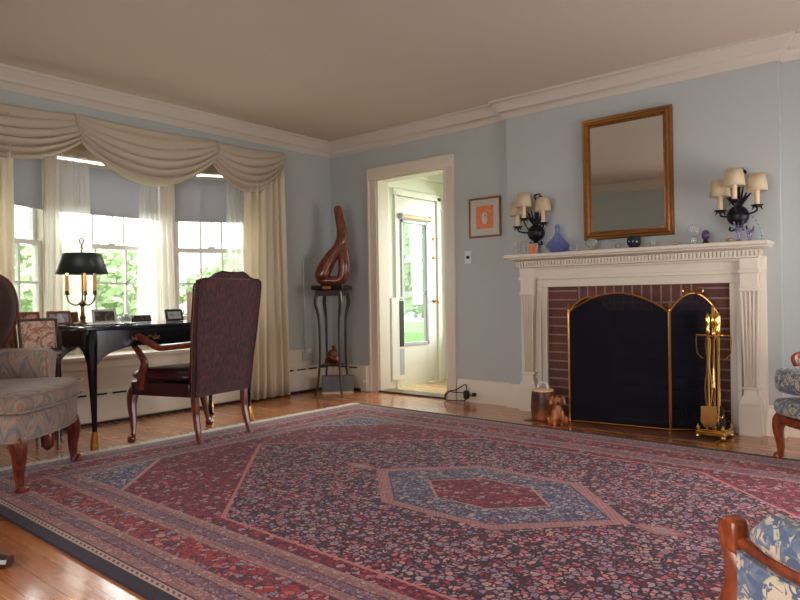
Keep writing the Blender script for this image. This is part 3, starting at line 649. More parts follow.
# fire tools
ft = thing('fire_tool_set', 'polished brass fire tool set on a square footed stand', 'fire tools', (3.715, -.32, .006), math.radians(-4)); ft.scale = (1, 1, .96)
MB().box(-.085, .085, -.085, .085, .02, .045).box(-.075, .075, -.075, .075, .045, .055).build('base', 'bright_brass', ft, bevel=.004)
for sx in (-1, 1):
    for sy in (-1, 1):
        MB().ball((sx*.075, sy*.075, .012), .015, 8).build('foot', 'bright_brass', ft)
        MB().lathe([(.006, 0), (.013, .012), (.004, .03), (.001, .036)], (sx*.073, sy*.073, .053), 8).build('finial', 'bright_brass', ft)
MB().lathe([(.013, .05), (.02, .06), (.009, .075), (.008, .3), (.013, .31), (.008, .32), (.008, .62), (.016, .64), (.03, .65), (.014, .665), (.012, .70), (.022, .73), (.024, .78), (.012, .8), (.014, .83), (.003, .855)], n=14).build('post', 'bright_brass', ft)
MB().tube([(-.1, 0, .655), (.1, 0, .655)], .007, 8).tube([(0, -.08, .655), (0, .08, .655)], .007, 8).build('crossbar', 'bright_brass', ft)
def tool(x, y, kind):
    t = MB().tube([(x, y, .17), (x, y, .66)], .0055, 8).lathe([(.006, .66), (.014, .68), (.008, .7), (.014, .74), (.012, .78), (.004, .80)], (x, y, 0), 10).build(kind, 'bright_brass', ft)
    if kind == 'shovel': MB().prism([(-.045, 0), (.045, 0), (.05, -.10), (.03, -.135), (-.03, -.135), (-.05, -.10)], (x, y-.004, .20), (.9, .3, 0), (0, 0, 1), (0, .008, 0)).build('blade', 'bright_brass', t, bevel=.002)
    if kind == 'brush': MB().lathe([(.01, .2), (.028, .17), (.034, .07), (.03, .065)], (x, y, 0), 12).build('bristles', 'wire', t)
    if kind == 'poker': MB().tube(smoothpts([(x, y, .14), (x+.02, y, .13), (x+.03, y, .15)], 4), .004, 6).tube([(x, y, .17), (x, y, .09)], [.0055, .002]).build('hook', 'bright_brass', t)
tool(-.02, -.035, 'shovel'); tool(.022, .03, 'brush'); tool(.034, -.028, 'poker')
tg = MB()
for s_ in (-1, 1):
    tg.tube(smoothpts([(-.05, .045, .68), (-.05+s_*.012, .05, .6), (-.05+s_*.006, .05, .45), (-.05+s_*.02, .05, .3), (-.05+s_*.005, .05, .14)], 5), .005, 6)
tg.build('tongs', 'bright_brass', ft)
for s_ in (-1, 1):
    MB().tube([(s_*.1, 0, .66), (s_*.105, 0, .62), (s_*.1, 0, .54), (s_*.075, 0, .51), (s_*.06, 0, .505)], .0035, 6).build('hanging_hook', 'bright_brass', ft)

# crock and dog at the fireplace
ck = thing('wooden_jug', 'rough brown wooden jug with pale rim beside the fireplace', 'jug', (2.585, -.405, .006)); ck.scale = (1.22, 1.22, 1.02)
MB().lathe([(.062, 0), (.07, .01), (.072, .08), (.068, .17), (.066, .2), (.06, .205), (.056, .19), (.052, .17)], n=22).build('body', 'crock_wood', ck)
MB().lathe([(.05, .19), (.064, .198), (.064, .212), (.05, .218), (.02, .222), (.001, .222)], n=22).build('lid', 'ivory', ck)
MB().tube(smoothpts([(-.03, 0, .215), (-.03, 0, .245), (0, 0, .26), (.03, 0, .245), (.03, 0, .215)], 5), .007, 8).build('handle', 'foil', ck)
dg = thing('dog_figurine', 'small brown seated dog figurine in front of the fire screen', 'figurine', (2.745, -.50, .006), math.radians(-60)); dg.scale = (1.2, 1.2, 1.25)
bd = MB().loft([[Vector((cx+rx*math.cos(a), ry*math.sin(a), z)) for a in [2*PI*k/14 for k in range(14)]] for (cx, rx, ry, z) in ((-.012, .038, .034, 0), (-.012, .048, .042, .02), (-.008, .044, .04, .045), (.0, .034, .032, .07), (.006, .027, .026, .09), (.01, .021, .02, .105))])
bd.ball((.018, 0, .128), .027, 12, (1, .95, 1)).tube([(.03, 0, .124), (.055, 0, .118)], [.018, .012], 10)
for s_ in (-1, 1):
    bd.tube(smoothpts([(.02, s_*.022, .075), (.035, s_*.022, .035), (.034, s_*.02, .008), (.05, s_*.02, .006)], 4), [.014]*6+[.011]*7, 8)
    bd.tube(smoothpts([(-.01, s_*.036, .03), (.015, s_*.042, .02), (.03, s_*.04, .008)], 4), [.02]*4+[.014]*5, 8)
    bd.tube(smoothpts([(.012, s_*.02, .148), (.008, s_*.034, .135), (.012, s_*.036, .11)], 4), [(.006, .011)]*9, 8)
bd.tube(smoothpts([(-.05, 0, .015), (-.066, .01, .012), (-.06, .03, .01)], 4), .007, 8)
bd.build('body', 'dog_ceramic', dg)
MB().ball((.066, 0, .12), .006, 8).build('nose', 'wire', dg)

# ================================================================ mirror
MW0, MW1, MZ0, MZ1 = 2.765, 3.41, 1.30, 2.182
mi = thing('wall_mirror', 'tall gilt-framed mirror above the mantel', 'mirror', ((MW0+MW1)/2, y0-.002, MZ0))
mi.rotation_euler = (math.radians(1.0), 0, 0)
hw, hh = (MW1-MW0)/2, MZ1-MZ0; fwid = .062
fm = MB()
prof = [(0, 0), (0, .018), (.008, .03), (.02, .026), (.03, .036), (.04, .034), (.05, .018), (.058, .02), (.062, .012), (.062, 0)]
rings = []
for (sx, sz) in ((-1, 0), (1, 0), (1, 1), (-1, 1)):
    r = []
    for o_, d_ in prof: r.append(Vector((sx*(hw-o_), -d_, (hh-o_) if sz else o_)))
    rings.append(r)
R = [[fm.b.verts.new(p) for p in r] for r in rings]
for i in range(4):
    A, B = R[i], R[(i+1) % 4]
    for k in range(len(prof)): fm.b.faces.new((A[k], A[(k+1) % len(prof)], B[(k+1) % len(prof)], B[k]))
fm.build('frame', 'gilt', mi, ang=30)
MB().box(-hw+.055, hw-.055, -.012, -.006, .055, hh-.055).build('glass', 'mirror_glass', mi, smooth=False)

# generic framed picture: local x across, z up, facing -y; lean tilts it back
def framed(name, label, cat, loc, rz, w_, h_, fwd, fmat, art, matw=0, lean=0, group=None, inner=None, stand=False):
    o = thing(name, label, cat, loc, rz, group); o.rotation_euler = (-lean, 0, rz)
    f = MB(); t = .014
    f.box(-w_/2, w_/2, -t, 0, 0, fwd).box(-w_/2, w_/2, -t, 0, h_-fwd, h_).box(-w_/2, -w_/2+fwd, -t, 0, fwd, h_-fwd).box(w_/2-fwd, w_/2, -t, 0, fwd, h_-fwd)
    f.build('frame', fmat, o, bevel=.003)
    MB().box(-w_/2+fwd*.8, w_/2-fwd*.8, -t*.6, -.001, fwd*.8, h_-fwd*.8).build('mat_board' if matw else 'picture', 'mat_board' if matw else art, o, smooth=False)
    if matw: MB().box(-w_/2+fwd+matw, w_/2-fwd-matw, -t*.7, -t*.5, fwd+matw, h_-fwd-matw).build('picture', art, o, smooth=False)
    if inner: MB().ball((0, -t*.68, h_*.48), h_*.16, 10, (.55, .03, 1)).build('printed_figure', inner, o)
    if stand: MB().prism([(0, 0), (0, .7*h_), (.35*h_, 0)], (-.01, 0, 0), (0, 1, 0), (0, 0, 1), (.004, 0, 0)).build('easel_back', 'wire', o)
    return o
pf = framed('framed_picture', 'small orange print in a thin gilt frame by the doorway', 'picture', (1.858, -.001, 1.395), 0, .315, .335, .017, 'gilt', 'print_orange', .055, 0, inner='print_figure')
pf.rotation_euler = (0, 0, 0)
sw = thing('light_switch', 'chrome-plated light switch on the wall right of the doorway', 'light switch', (1.683, -.001, 1.235))
MB().box(-.034, .034, -.006, 0, -.055, .055).build('plate', 'foil', sw, bevel=.002)
MB().lathe([(.014, 0), (.014, .008), (.008, .018), (.001, .02)], M=Matrix.Translation((0, -.006, 0)) @ Matrix.Rotation(PI/2, 4, 'X')).build('dial', 'dark_slot', sw)
ob = thing('cable_box', 'small white surface-mounted cable box low on the window wall', 'cable box', (.001, -.36, .33))
MB().box(0, .03, -.06, .06, -.03, .05).build('box', 'wall_paint', ob, bevel=.005)
MB().box(0, .014, -.03, -.005, .05, 1.0).build('conduit', 'wall_paint', ob, bevel=.004)

# ================================================================ sconces
def sconce(cx, label, arms):
    o = thing('wall_sconce', label, 'sconce', (cx, y0, 1.385), 0, 'wall sconces beside the mirror')
    MB().ball((0, -.055, -.0), .066, 14, (1, .75, 1)).ball((0, -.05, -.075), .02, 8).build('body', 'black_iron', o)
    MB().lathe([(.0, 0), (.05, 0), (.045, .012), (.02, .02), (.001, .02)], M=Matrix.Rotation(PI/2, 4, 'X')).build('backplate', 'black_iron', o)
    lf = MB()
    for k in range(7):
        a = -1.2+.4*k; lf.tube(smoothpts([(0, -.05, .05), (math.sin(a)*.045, -.055, .10), (math.sin(a)*.09, -.06, .12+.07*math.cos(a))], 3), [.008, .009, .010, .009, .007, .005, .003], 6)
    lf.ball((0, -.05, .05), .014, 8)
    lf.build('leaf_ornament', 'black_iron', o); lf = MB()
    for s_ in (-1, 1): lf.tube(smoothpts([(0, -.05, -.06), (s_*.03, -.05, -.09), (s_*.05, -.05, -.085), (s_*.045, -.05, -.065)], 3), .006, 6)
    lf.build('scroll_ornament', 'black_iron', o)
    MB().tube(smoothpts([(0, -.03, .05), (0, -.03, .17), (.01, -.03, .25), (.03, -.03, .285), (.045, -.03, .27)], 4), [.01]*8+[.008]*9, 8).tube(smoothpts([(.0, -.03, .25), (-.02, -.03, .29), (.0, -.03, .3), (.03, -.03, .3)], 3), .006, 6).build('stem', 'black_iron', o)
    for (x, y, zc) in arms:     # candle cup position
        ar = MB().tube(smoothpts([(x*.15, -.05, .03), (x*.5, -.05+y*.4, .0+zc*.25-.01), (x*.95, y*.95, zc-.035), (x, y, zc-.012)], 5), .006, 8)
        ar.lathe([(.006, -.018), (.032, -.006), (.036, .002), (.01, .004)], (x, y, zc), 12)
        for s_ in (-1, 1): ar.tube([(x+s_*.02, y, zc-.01), (x+s_*.03, y, zc-.03)], [.006, .002], 5)
        a_ = ar.build('arm', 'black_iron', o)
        MB().tube([(x, y, zc), (x, y, zc+.095)], .0155, 10).build('candle_sleeve', 'ivory', a_)
        s = MB(); n_ = 56
        def ring(r, z): return [Vector((x+(r+(.003 if k % 2 else 0))*math.cos(2*PI*k/n_), y+(r+(.003 if k % 2 else 0))*math.sin(2*PI*k/n_), z)) for k in range(n_)]
        s.loft([ring(.058, zc+.085), ring(.053, zc+.135), ring(.044, zc+.19)], cap=False).build('shade', 'lamp_shade', a_, solid=.002, ang=80)
sconce(2.385, 'black iron three-arm sconce left of the mirror', [(-.13, -.10, .055), (-.035, -.17, .105), (.10, -.12, .065)])
sconce(3.815, 'black iron three-arm sconce right of the mirror', [(-.085, -.13, .035), (.015, -.2, .085), (.125, -.13, .05)])

# ================================================================ things on the mantel shelf
def pix(x, y=-.15): return (x, y, SZ)
bt = thing('glass_decanter', 'cobalt blue glass decanter on the mantel below the left sconce', 'decanter', pix(2.59))
MB().lathe([(.02, 0), (.05, .004), (.058, .012), (.09, .045), (.092, .055), (.06, .09), (.028, .125), (.017, .15), (.015, .18), (.02, .19), (.02, .196), (.012, .196)], n=24).build('body', 'blue_glass', bt)
MB().lathe([(.012, .19), (.016, .2), (.016, .212), (.001, .216)], n=12).build('stopper', 'blue_glass', bt)
tag(MB().lathe([(.02, 0), (.03, .004), (.045, .03), (.049, .05), (.044, .072), (.028, .088), (.016, .09), (.014, .085)], n=22).build('round_vase', 'glaze_teal', loc=pix(3.165)), 'dark teal round glazed vase on the mantel under the mirror', 'vase')
bo = thing('glass_bowl', 'clear glass bowl with amber base on the mantel under the mirror', 'bowl', pix(2.86))
MB().lathe([(.012, .016), (.035, .025), (.05, .05), (.045, .07), (.03, .085), (.027, .085), (.04, .07), (.045, .05), (.03, .03), (.001, .02)], n=20).build('bowl', 'clear_glass', bo)
MB().lathe([(.022, 0), (.026, .006), (.012, .016), (.001, .02)], n=16).build('foot', 'amber_glass', bo)
gb = thing('glass_globe', 'clear glass globe on a clear cylinder stand on the mantel', 'glass ornament', pix(3.56))
MB().ball((0, 0, .09), .043, 14).build('globe', 'clear_glass', gb)
MB().lathe([(.026, 0), (.028, .004), (.023, .01), (.024, .048), (.018, .05)], n=16).build('stand', 'clear_glass', gb)
pu = thing('purple_egg', 'purple glass egg on a dark stand on the mantel', 'glass ornament', pix(3.632))
MB().ball((0, 0, .058), .03, 12, (.85, .85, 1.15)).build('egg', 'purple_glass', pu)
MB().lathe([(.02, 0), (.022, .008), (.014, .02), (.016, .026), (.001, .028)], n=14).build('stand', 'wire', pu)
def small_bottle(x, y, h_, r, mt, lb, grp=None):
    o = thing('glass_bottle', lb, 'bottle', (x, y, SZ), 0, grp)
    MB().lathe([(r*.8, 0), (r, .004), (r, h_*.5), (r*.5, h_*.68), (r*.4, h_*.85), (r*.55, h_*.88), (r*.3, h_*.88)], n=14).build('body', mt, o)
    MB().ball((0, 0, h_*.94), r*.5, 8).build('stopper', mt, o)
small_bottle(2.235, -.16, .105, .02, 'clear_glass', 'clear glass bottle with dark foot, leftmost on the mantel')
small_bottle(2.30, -.155, .1, .022, 'clear_glass', 'clear glass bottle between the leftmost bottle and the small print')
small_bottle(2.70, -.16, .085, .013, 'clear_glass', 'thin clear vial just right of the blue decanter')
small_bottle(2.735, -.13, .07, .012, 'clear_glass', 'shorter clear vial beyond the thin vial beside the blue decanter')
framed('card_print', 'small orange and white card standing on the mantel below the left sconce', 'card', (2.375, -.14, SZ), 0, .085, .085, .006, 'paper', 'print_orange', 0, .12)
def ornament(x, y, r, lb, mt='clear_glass', flat=.7):
    o = MB().ball((0, 0, r*flat), r, 10, (1, 1, flat)).build('glass_ornament', mt, loc=(x, y, SZ)); tag(o, lb, 'glass ornament')
ornament(3.30, -.15, .026, 'clear glass ball just right of the teal vase', flat=1.0)
ornament(3.44, -.15, .022, 'small amber-tinted glass lump left of the glass globe', 'amber_glass')
ornament(3.04, -.12, .024, 'clear glass ball just left of the teal vase', flat=1)
ornament(3.74, -.16, .02, 'small clear glass lump right of the purple egg', 'clear_glass')
ornament(3.78, -.17, .024, 'pale amber glass shell below the right sconce', 'amber_glass', .6)
for (x, hgt, ang_, lb) in ((3.83, .12, .5, 'lilac glass figurine with raised wings below the right sconce'), (3.89, .085, -.6, 'smaller lilac glass bird right of the winged figurine')):
    o = thing('glass_figurine', lb, 'figurine', (x, -.16, SZ))
    MB().lathe([(.018, 0), (.02, .006), (.008, .014), (.014, hgt*.4), (.016, hgt*.6), (.006, hgt*.85), (.001, hgt)], n=12).build('body', 'lilac_glass', o)
    for s_ in (-1, 1): MB().tube(smoothpts([(0, 0, hgt*.5), (s_*.02, 0, hgt*.8), (s_*.026, 0, hgt*1.1)], 4), [(.003, .012)]*5+[(.002, .007)]*4, 6).build('wing', 'purple_glass' if s_ > 0 else 'lilac_glass', o)
sp = thing('wire_ornament', 'thin curved glass spray at the right end of the mantel', 'glass ornament', (3.955, -.17, SZ))
MB().lathe([(.016, 0), (.018, .005), (.004, .012), (.001, .013)], n=12).build('base', 'clear_glass', sp)
MB().tube(smoothpts([(0, 0, .01), (.008, 0, .06), (-.012, 0, .12), (-.05, 0, .15)], 5), .0025, 6).build('stem', 'clear_glass', sp)
for i in range(6):
    t = i/5; MB().ball((.006-.05*t*t, 0, .03+.118*t), .005, 6).build('bead', 'blue_glass', sp)

# ================================================================ curtains
def panel_curtain(label, mat, A, B, z0, z1, folds, amp, solid=0, flare=.0, grp=None, gather=1.0):
    A, B = Vector((A[0], A[1], 0)), Vector((B[0], B[1], 0)); d = B-A; L = d.length; d.normalize(); n_ = Vector((-d.y, d.x, 0))
    ph = random.random()*6
    def fn(u, v):
        z = lerp(z0, z1, v); k = lerp(1+flare, gather, v)
        uu = (u-.5)*k+.5
        w_ = amp*(math.sin(2*PI*folds*u+ph+.5*math.sin(3*v+ph))+.35*math.sin(2*PI*folds*2.3*u+ph*2))*lerp(1.15, .8, v)
        p = A+d*(L*uu)+n_*w_; return Vector((p.x, p.y, z))
    c = A.lerp(B, .5)
    o = MB().grid(fn, int(folds*12), 14).build('curtain', mat, loc=(c.x, c.y, z0), world=True, solid=solid, ang=180)
    return tag(o, label, 'curtain', grp)
panel_curtain('long cream curtain to the floor on the right of the bay', 'curtain_cream', (.115, -1.17), (.115, -.66),   .015, 2.1, 6, .03, .003, .08, 'cream curtains', .86)
panel_curtain('long cream curtain at the left end of the bay behind the armchair', 'curtain_cream', (.115, -3.62), (.115, -3.0), .26, 2.15, 8, .022, .003, 0, 'cream curtains')
panel_curtain('white sheer curtain between the left and middle bay windows', 'sheer', (-.27, -2.66), (-.29, -2.31), BZ0+.01, 2.02, 7, .02, 0, .12, 'sheers', .9)
panel_curtain('white sheer curtain between the middle and right bay windows', 'sheer', (-.29, -1.92), (-.26, -1.62), BZ0+.01, 1.98, 6, .018, 0, .18, 'sheers', .85)
panel_curtain('white sheer curtain over the right edge of the right bay window', 'sheer', (-.03, -1.24), (.02, -1.04), BZ0+.01, 2.05, 4, .014, 0, .0, 'sheers')
panel_curtain('white sheer curtain over the left edge of the left bay window', 'sheer', (.0, -3.22), (-.08, -2.98), BZ0+.01, 2.05, 5, .014, 0, 0, 'sheers')
def swag(label, ya, yb2, droop, za, zb, side):
    def fn(u, v):
        y = lerp(ya, yb2, u); t = 4*u*(1-u); top = lerp(za, zb, u)
        endg = .14*v                                   # gathered height at the ends
        z = top-endg-.02*t-(droop*v-endg)*(t**(1.0-.12*v))
        wv_ = 2*PI*(5.2*v**1.35+.35*u+side*.4)
        fold = (.040*math.sin(wv_)+.013*math.sin(2*wv_+1))*(.3+.7*t)*min(1, .12+1.5*v*v)+.05*math.sin(PI*v)*(.4+.6*t)
        zf = .016*math.sin(wv_+1.2)*min(1, 3*v)*(1-v)
        return Vector((.105+fold+.012*side, y, z+zf))
    o = MB().grid(fn, 36, 40).build('curtain_swag', 'swag_cream', loc=(.1, (ya+yb2)/2, 2.2), world=True, solid=.004, ang=180)
    return tag(o, label, 'valance', 'swags over the bay')
swag('draped cream swag at the left end over the bay window', -3.55, -2.50, .35, 2.215, 2.235, 0)
swag('draped cream swag in the middle over the bay window', -2.60, -1.42, .42, 2.235, 2.25, 1)
swag('draped cream swag at the right end over the bay window, nearest the corner', -1.50, -.69, .39, 2.245, 2.265, 0)

# ================================================================ desk
DK = thing('writing_desk', 'black lacquered writing desk with cabriole legs in front of the bay', 'desk', (.61, -2.265, 0))
dx, dy = .25, .575      # half spacing of the feet
TZ = .75
ed = []
for i in range(48):
    a = i/48*4; s_ = int(a); t = a-s_; hx, hy = .285, .635
    c = [(hx, -hy), (hx, hy), (-hx, hy), (-hx, -hy), (hx, -hy)]; p = lerp(Vector(c[s_]), Vector(c[s_+1]), t)
    bow = .014*math.sin(2*PI*t*1.0+PI/2)-.014
    nrm = [(1, 0), (0, 1), (-1, 0), (0, -1)][s_]
    ed.append((p[0]+nrm[0]*bow, p[1]+nrm[1]*bow))
MB().prism(ed, (0, 0, TZ-.024), (1, 0, 0), (0, 1, 0), (0, 0, .024)).build('top', 'desk_top', DK, bevel=.006)
def apron_side(L, h0, depth):    # scalloped outline: x along, z from top
    n_ = 24; pts = [(-L/2, 0)]
    low = []
    for i in range(n_+1):
        t = i/n_; z = -h0+.045*math.exp(-((t-.5)/.08)**2)*0 - depth*math.sin(PI*t)**2*.0
        edge = min(t, 1-t)*L
        z = -(h0+.018*math.cos(2*PI*(t-.5)*2)) - (.09*math.exp(-edge/.045))
        low.append((-L/2+L*t, z))
    return [(-L/2, 0)]+low+[(L/2, 0)]
ap = MB()
for sx in (-1, 1): ap.prism(apron_side(1.15, .125, .02), (sx*.255-.011, 0, TZ-.024), (0, 1, 0), (0, 0, 1), (.022, 0, 0))
for sy in (-1, 1): ap.prism(apron_side(.5, .115, .02), (0, sy*.60-.011, TZ-.024), (1, 0, 0), (0, 0, 1), (0, .022, 0))
ap.build('apron', 'black_lacquer', DK, bevel=.003)
def cabriole(m_, base, foot, out, h_, rt, rf, knee=.03, sq=False, n=8, footr=None):
    """leg from base (top, z=h_) to foot (z=0), bulging outwards near the top"""
    bx_, by_ = base; fx, fy = foot; ox, oy = out
    pts = [(bx_, by_, h_), (bx_+ox*knee*.8, by_+oy*knee*.8, h_*.88), (lerp(bx_, fx, .35)+ox*knee*.7, lerp(by_, fy, .35)+oy*knee*.7, h_*.68), (lerp(bx_, fx, .6), lerp(by_, fy, .6), h_*.38), (lerp(bx_, fx, .85)-ox*knee*.25, lerp(by_, fy, .85)-oy*knee*.25, h_*.14), (fx, fy, .022), (fx+ox*.012, fy+oy*.012, .0)]
    fr_ = footr or rf*1.5
    rs = [rt, rt*1.05, rt*.85, lerp(rt, rf, .75), rf, fr_, fr_*.8]
    return m_.tube(smoothpts(pts, 5), smoothr(rs, 5), n)
for sx in (-1, 1):
    for sy in (-1, 1):
        l = cabriole(MB(), (sx*(dx-.012), sy*(dy)), (sx*dx, sy*dy), (sx*.7, sy*.7), TZ-.03, .034, .015, .018, n=8).build('leg', 'black_lacquer', DK)
        MB().tube([(sx*dx+sx*.01, sy*dy+sy*.01, .001), (sx*dx+sx*.006, sy*dy+sy*.006, .02), (sx*dx-sx*.002, sy*dy-sy*.002, .11)], [.021, .025, .0172], 8).build('sabot', 'brass', l)
for (yy) in (-.25, .25):
    q = MB(); c = Vector((.272, yy, TZ-.085))
    q.ball(c, .012, 8)
    for s_ in (-1, 1):
        q.tube(smoothpts([c, c+Vector((.012, s_*.03, .012)), c+Vector((.014, s_*.06, -.008)), c+Vector((.004, s_*.095, .008))], 4), .0065, 6)
        for k in range(4): q.tube([c+Vector((.004, s_*(.025+k*.02), .0)), c+Vector((.008, s_*(.03+k*.02), .022-.035*(k % 2)))], [.007, .003], 5)
    lab(q.build('drawer_pull', 'gilt', DK), 'gilded leafy drawer handle')
MB().box(.266, .268, -.5, .5, TZ-.13, TZ-.032).build('drawer_front', 'black_lacquer', DK, bevel=.001)

# lamp on the desk
LP = thing('table_lamp', 'brass candelabra lamp with dark green tole shade on the desk', 'lamp', (.47, -2.725, TZ), math.radians(20))
MB().lathe([(.072, 0), (.074, .008), (.06, .016), (.03, .024), (.016, .035), (.02, .05), (.013, .065), (.012, .12), (.02, .13), (.022, .14), (.01, .155), (.0055, .17), (.005, .50), (.009, .505), (.005, .51), (.004, .535)], n=20).build('base', 'bronze', LP)
MB().tube([(.018*math.cos(a), 0, .552+.018*math.sin(a)) for a in [2*PI*k/14 for k in range(14)]], .004, 6, closed=True).build('finial', 'bronze', LP)
for k in range(3):
    a = 2*PI*k/3+2.2; c, s_ = math.cos(a), math.sin(a); q = lambda r, z: (c*r, s_*r, z)
    ar = MB().tube(smoothpts([q(.008, .15), q(.04, .13), q(.082, .15), q(.095, .185), q(.095, .2)], 5), .0055, 8).lathe([(.006, 0), (.016, .008), (.011, .02), (.014, .028), (.01, .03)], q(.095, .195), 12).build('arm', 'bronze', LP)
    MB().tube([q(.095, .22), q(.095, .325)], .0115, 10).build('candle', 'candle', ar)
    MB().lathe([(.005, 0), (.009, .012), (.007, .026), (.001, .036)], q(.095, .325), 8).build('bulb', 'bulb' if k == 1 else 'ivory', ar)
sh = MB(); n_ = 40
sh.loft([[Vector((r*math.cos(2*PI*k/n_), r*math.sin(2*PI*k/n_)*.9, z)) for k in range(n_)] for r, z in ((.168, .335), (.124, .468), (.114, .470))], cap=False).build('lamp_shade', 'shade_green', LP, solid=.002)
sl = MB()
for k in range(3):
    a = 2*PI*k/3; sl.tube([(0, 0, .466), (math.cos(a)*.12, math.sin(a)*.108, .469)], .002, 5)
sl.build('shade_spider', 'brass', LP)
pl_ = bpy.data.lights.new('lamp_glow', 'POINT'); pl_.energy = 1.2; pl_.color = (1, .62, .3); pl_.shadow_soft_size = .01
po = bpy.data.objects.new('lamp_glow', pl_); COL.objects.link(po); po.parent = LP; po.location = (math.cos(2*PI/3+2.2)*.06, math.sin(2*PI/3+2.2)*.06, .375)

# things on the desk and the stand beside it
FR = lambda name, label, x, y, w_, h_, fm_, art, matw=0, z=TZ, rz=PI/2, lean=.22, fwd=.016: framed(name, label, 'picture frame', (x, y, z), rz, w_, h_, fwd, fm_, art, matw, lean, None, stand=False)
ST = thing('side_table', 'small dark wooden side table between the armchair and the desk', 'side table', (.48, -3.12, 0)); ST.scale = (1.0, .7, 1)
MB().box(-.2, .2, -.3, .27, .585, .605).build('top', 'dark_wood', ST, bevel=.004)
MB().box(-.17, .17, -.27, .24, .53, .585).build('apron', 'dark_wood', ST)
for sx in (-1, 1):
    for sy in (-.255, .225): MB().tube([(sx*.16, sy, 0), (sx*.16, sy, .56)], [.012, .018], 8).build('leg', 'dark_wood', ST)
FR('picture_frame', 'wide dark-framed print of figures standing left of the desk', .64, -3.06, .235, .20, 'dark_wood', 'print_warm', 0, .606, PI/2+.1, .15)
FR('picture_frame', 'brown-framed grey photograph at the left end of the desk', .40, -2.845, .15, .095, 'frame_wood', 'photo_grey')
FR('picture_frame', 'gilt-framed family photograph leftmost in the back row of frames', .37, -3.15, .13, .245, 'gilt', 'photo_family', 0, .606)
FR('picture_frame', 'reddish-framed dark photograph in the back row above the wide print', .36, -3.00, .13, .24, 'frame_wood', 'photo_family', 0, .606)
FR('picture_frame', 'small gilt-framed photograph behind the lamp on its left', .355, -2.745, .085, .085, 'gilt', 'photo_dark')
FR('picture_frame', 'grey-framed dark photograph just right of the lamp', .40, -2.545, .17, .10, 'foil', 'photo_dark')
FR('picture_frame', 'low black-framed photograph at the middle of the desk', .38, -2.27, .15, .05, 'wire', 'photo_dark', 0, TZ, PI/2, .35, .008)
FR('picture_frame', 'black-framed picture with pale mat tilted near the chair', .42, -2.03, .15, .088, 'wire', 'photo_grey', .018, TZ, PI/2+.1)
bkk = thing('standing_book', 'tan book standing upright on the desk by the burgundy chair', 'book', (.44, -1.86, TZ), .1)
MB().box(-.015, .015, -.075, .075, 0, .215).build('cover', 'fabric_tan' if 'fabric_tan' in MT else 'frame_tan' if 'frame_tan' in MT else plain('tan_card', (206, 172, 134), .7), bkk, bevel=.003)
MB().box(-.012, .012, -.071, .077, .004, .211).build('pages', 'paper', bkk)
tr_ = thing('desk_blotter', 'dark blotter with loose papers on the desk by the lamp', 'blotter', (.66, -2.64, TZ))
MB().box(-.1, .1, -.16, .13, 0, .008).build('pad', 'black_lacquer', tr_, bevel=.002)
MB().box(-.06, .07, -.12, .05, .008, .011).build('paper', 'paper', tr_, smooth=False)
cr = thing('crystal_dish', 'faceted crystal dish on the desk right of the lamp', 'dish', (.55, -2.47, TZ))
MB().lathe([(.02, 0), (.03, .01), (.05, .05), (.045, .052), (.02, .015), (.001, .012)], n=9).build('bowl', 'clear_glass', cr, ang=5)
MB().ball((.0, 0, .045), .026, 6).build('crystals', 'foil', cr, smooth=False)

# ================================================================ burgundy desk chair   (local: faces -x)
CH = thing('armchair', 'high-backed burgundy armchair with wooden arms at the desk', 'armchair', (1.0, -2.225, 0), math.radians(9.5))
sw_, sd_ = .31, .27
# seat: front (-x) wide, rear narrower
def seatring(z, k): 
    out = []
    for (x, y) in [(-.30, -.27), (-.315, -.1), (-.315, .1), (-.30, .27), (-.24, .315), (-.05, .295), (.14, .265), (.215, .25), (.215, .1), (.215, -.1), (.215, -.25), (.14, -.265), (-.05, -.295), (-.24, -.315)]:
        out.append(Vector((x*k, y*k, z)))
    return out
MB().loft([seatring(.30, 1.0), seatring(.34, 1.01), seatring(.385, 1.01)]).build('seat_rail', 'oxblood_leather', CH, bevel=.006)
MB().loft([seatring(.385, 1.0), seatring(.42, 1.02), seatring(.45, .97), seatring(.468, .82), seatring(.474, .5), seatring(.475, .1)]).build('seat', 'oxblood_leather', CH, sub=1)
# back: outline in y/z plane, raked towards +x with height
def backpt(y, z, off=0): return Vector((.215+off+.10*max(0, (z-.3))/.8, y, z))
outl = [(-.235, .30), (-.245, .5), (-.262, .7), (-.268, .9), (-.27, 1.0), (-.262, 1.035), (-.235, 1.045), (-.2, 1.045), (-.16, 1.055), (-.12, 1.08), (-.09, 1.092), (-.05, 1.088), (0, 1.082), (.05, 1.088), (.09, 1.092), (.12, 1.08), (.16, 1.055), (.2, 1.045), (.235, 1.045), (.262, 1.035), (.27, 1.0), (.268, .9), (.262, .7), (.245, .5), (.235, .30)]
outr = [(y, .30+(z-.30)*.985) for y, z in outl]
def bk_mesh(o0, o1, shrink=1.0):
    m_ = MB(); n_ = len(outr)
    A = [m_.b.verts.new(backpt(y*shrink, z if z < .35 else .3+(z-.3)*(1-(1-shrink)*.35), o0)) for y, z in outr]; B = [m_.b.verts.new(backpt(y*shrink, z if z < .35 else .3+(z-.3)*(1-(1-shrink)*.35), o1)) for y, z in outr]
    h_ = n_//2
    for V, fl in ((A, 0), (B, 1)):
        for k in range(h_): 
            q = [V[k], V[k+1], V[n_-2-k], V[n_-1-k]]
            q = list(dict.fromkeys(q))
            if len(q) >= 3: m_.b.faces.new(q if fl else q[::-1])
    for k in range(n_): m_.b.faces.new((A[k], A[(k+1) % n_], B[(k+1) % n_], B[k]))
    return m_
bk = bk_mesh(-.005, .035).build('backrest', 'crimson_weave', CH, bevel=.006)
bk_mesh(-.045, -.004, .93).build('back_cushion', 'oxblood_leather', CH, bevel=.012)
MB().tube([backpt(y*1.0, z, .036) for y, z in outr], .0055, 6).build('welt', 'oxblood_leather', bk)
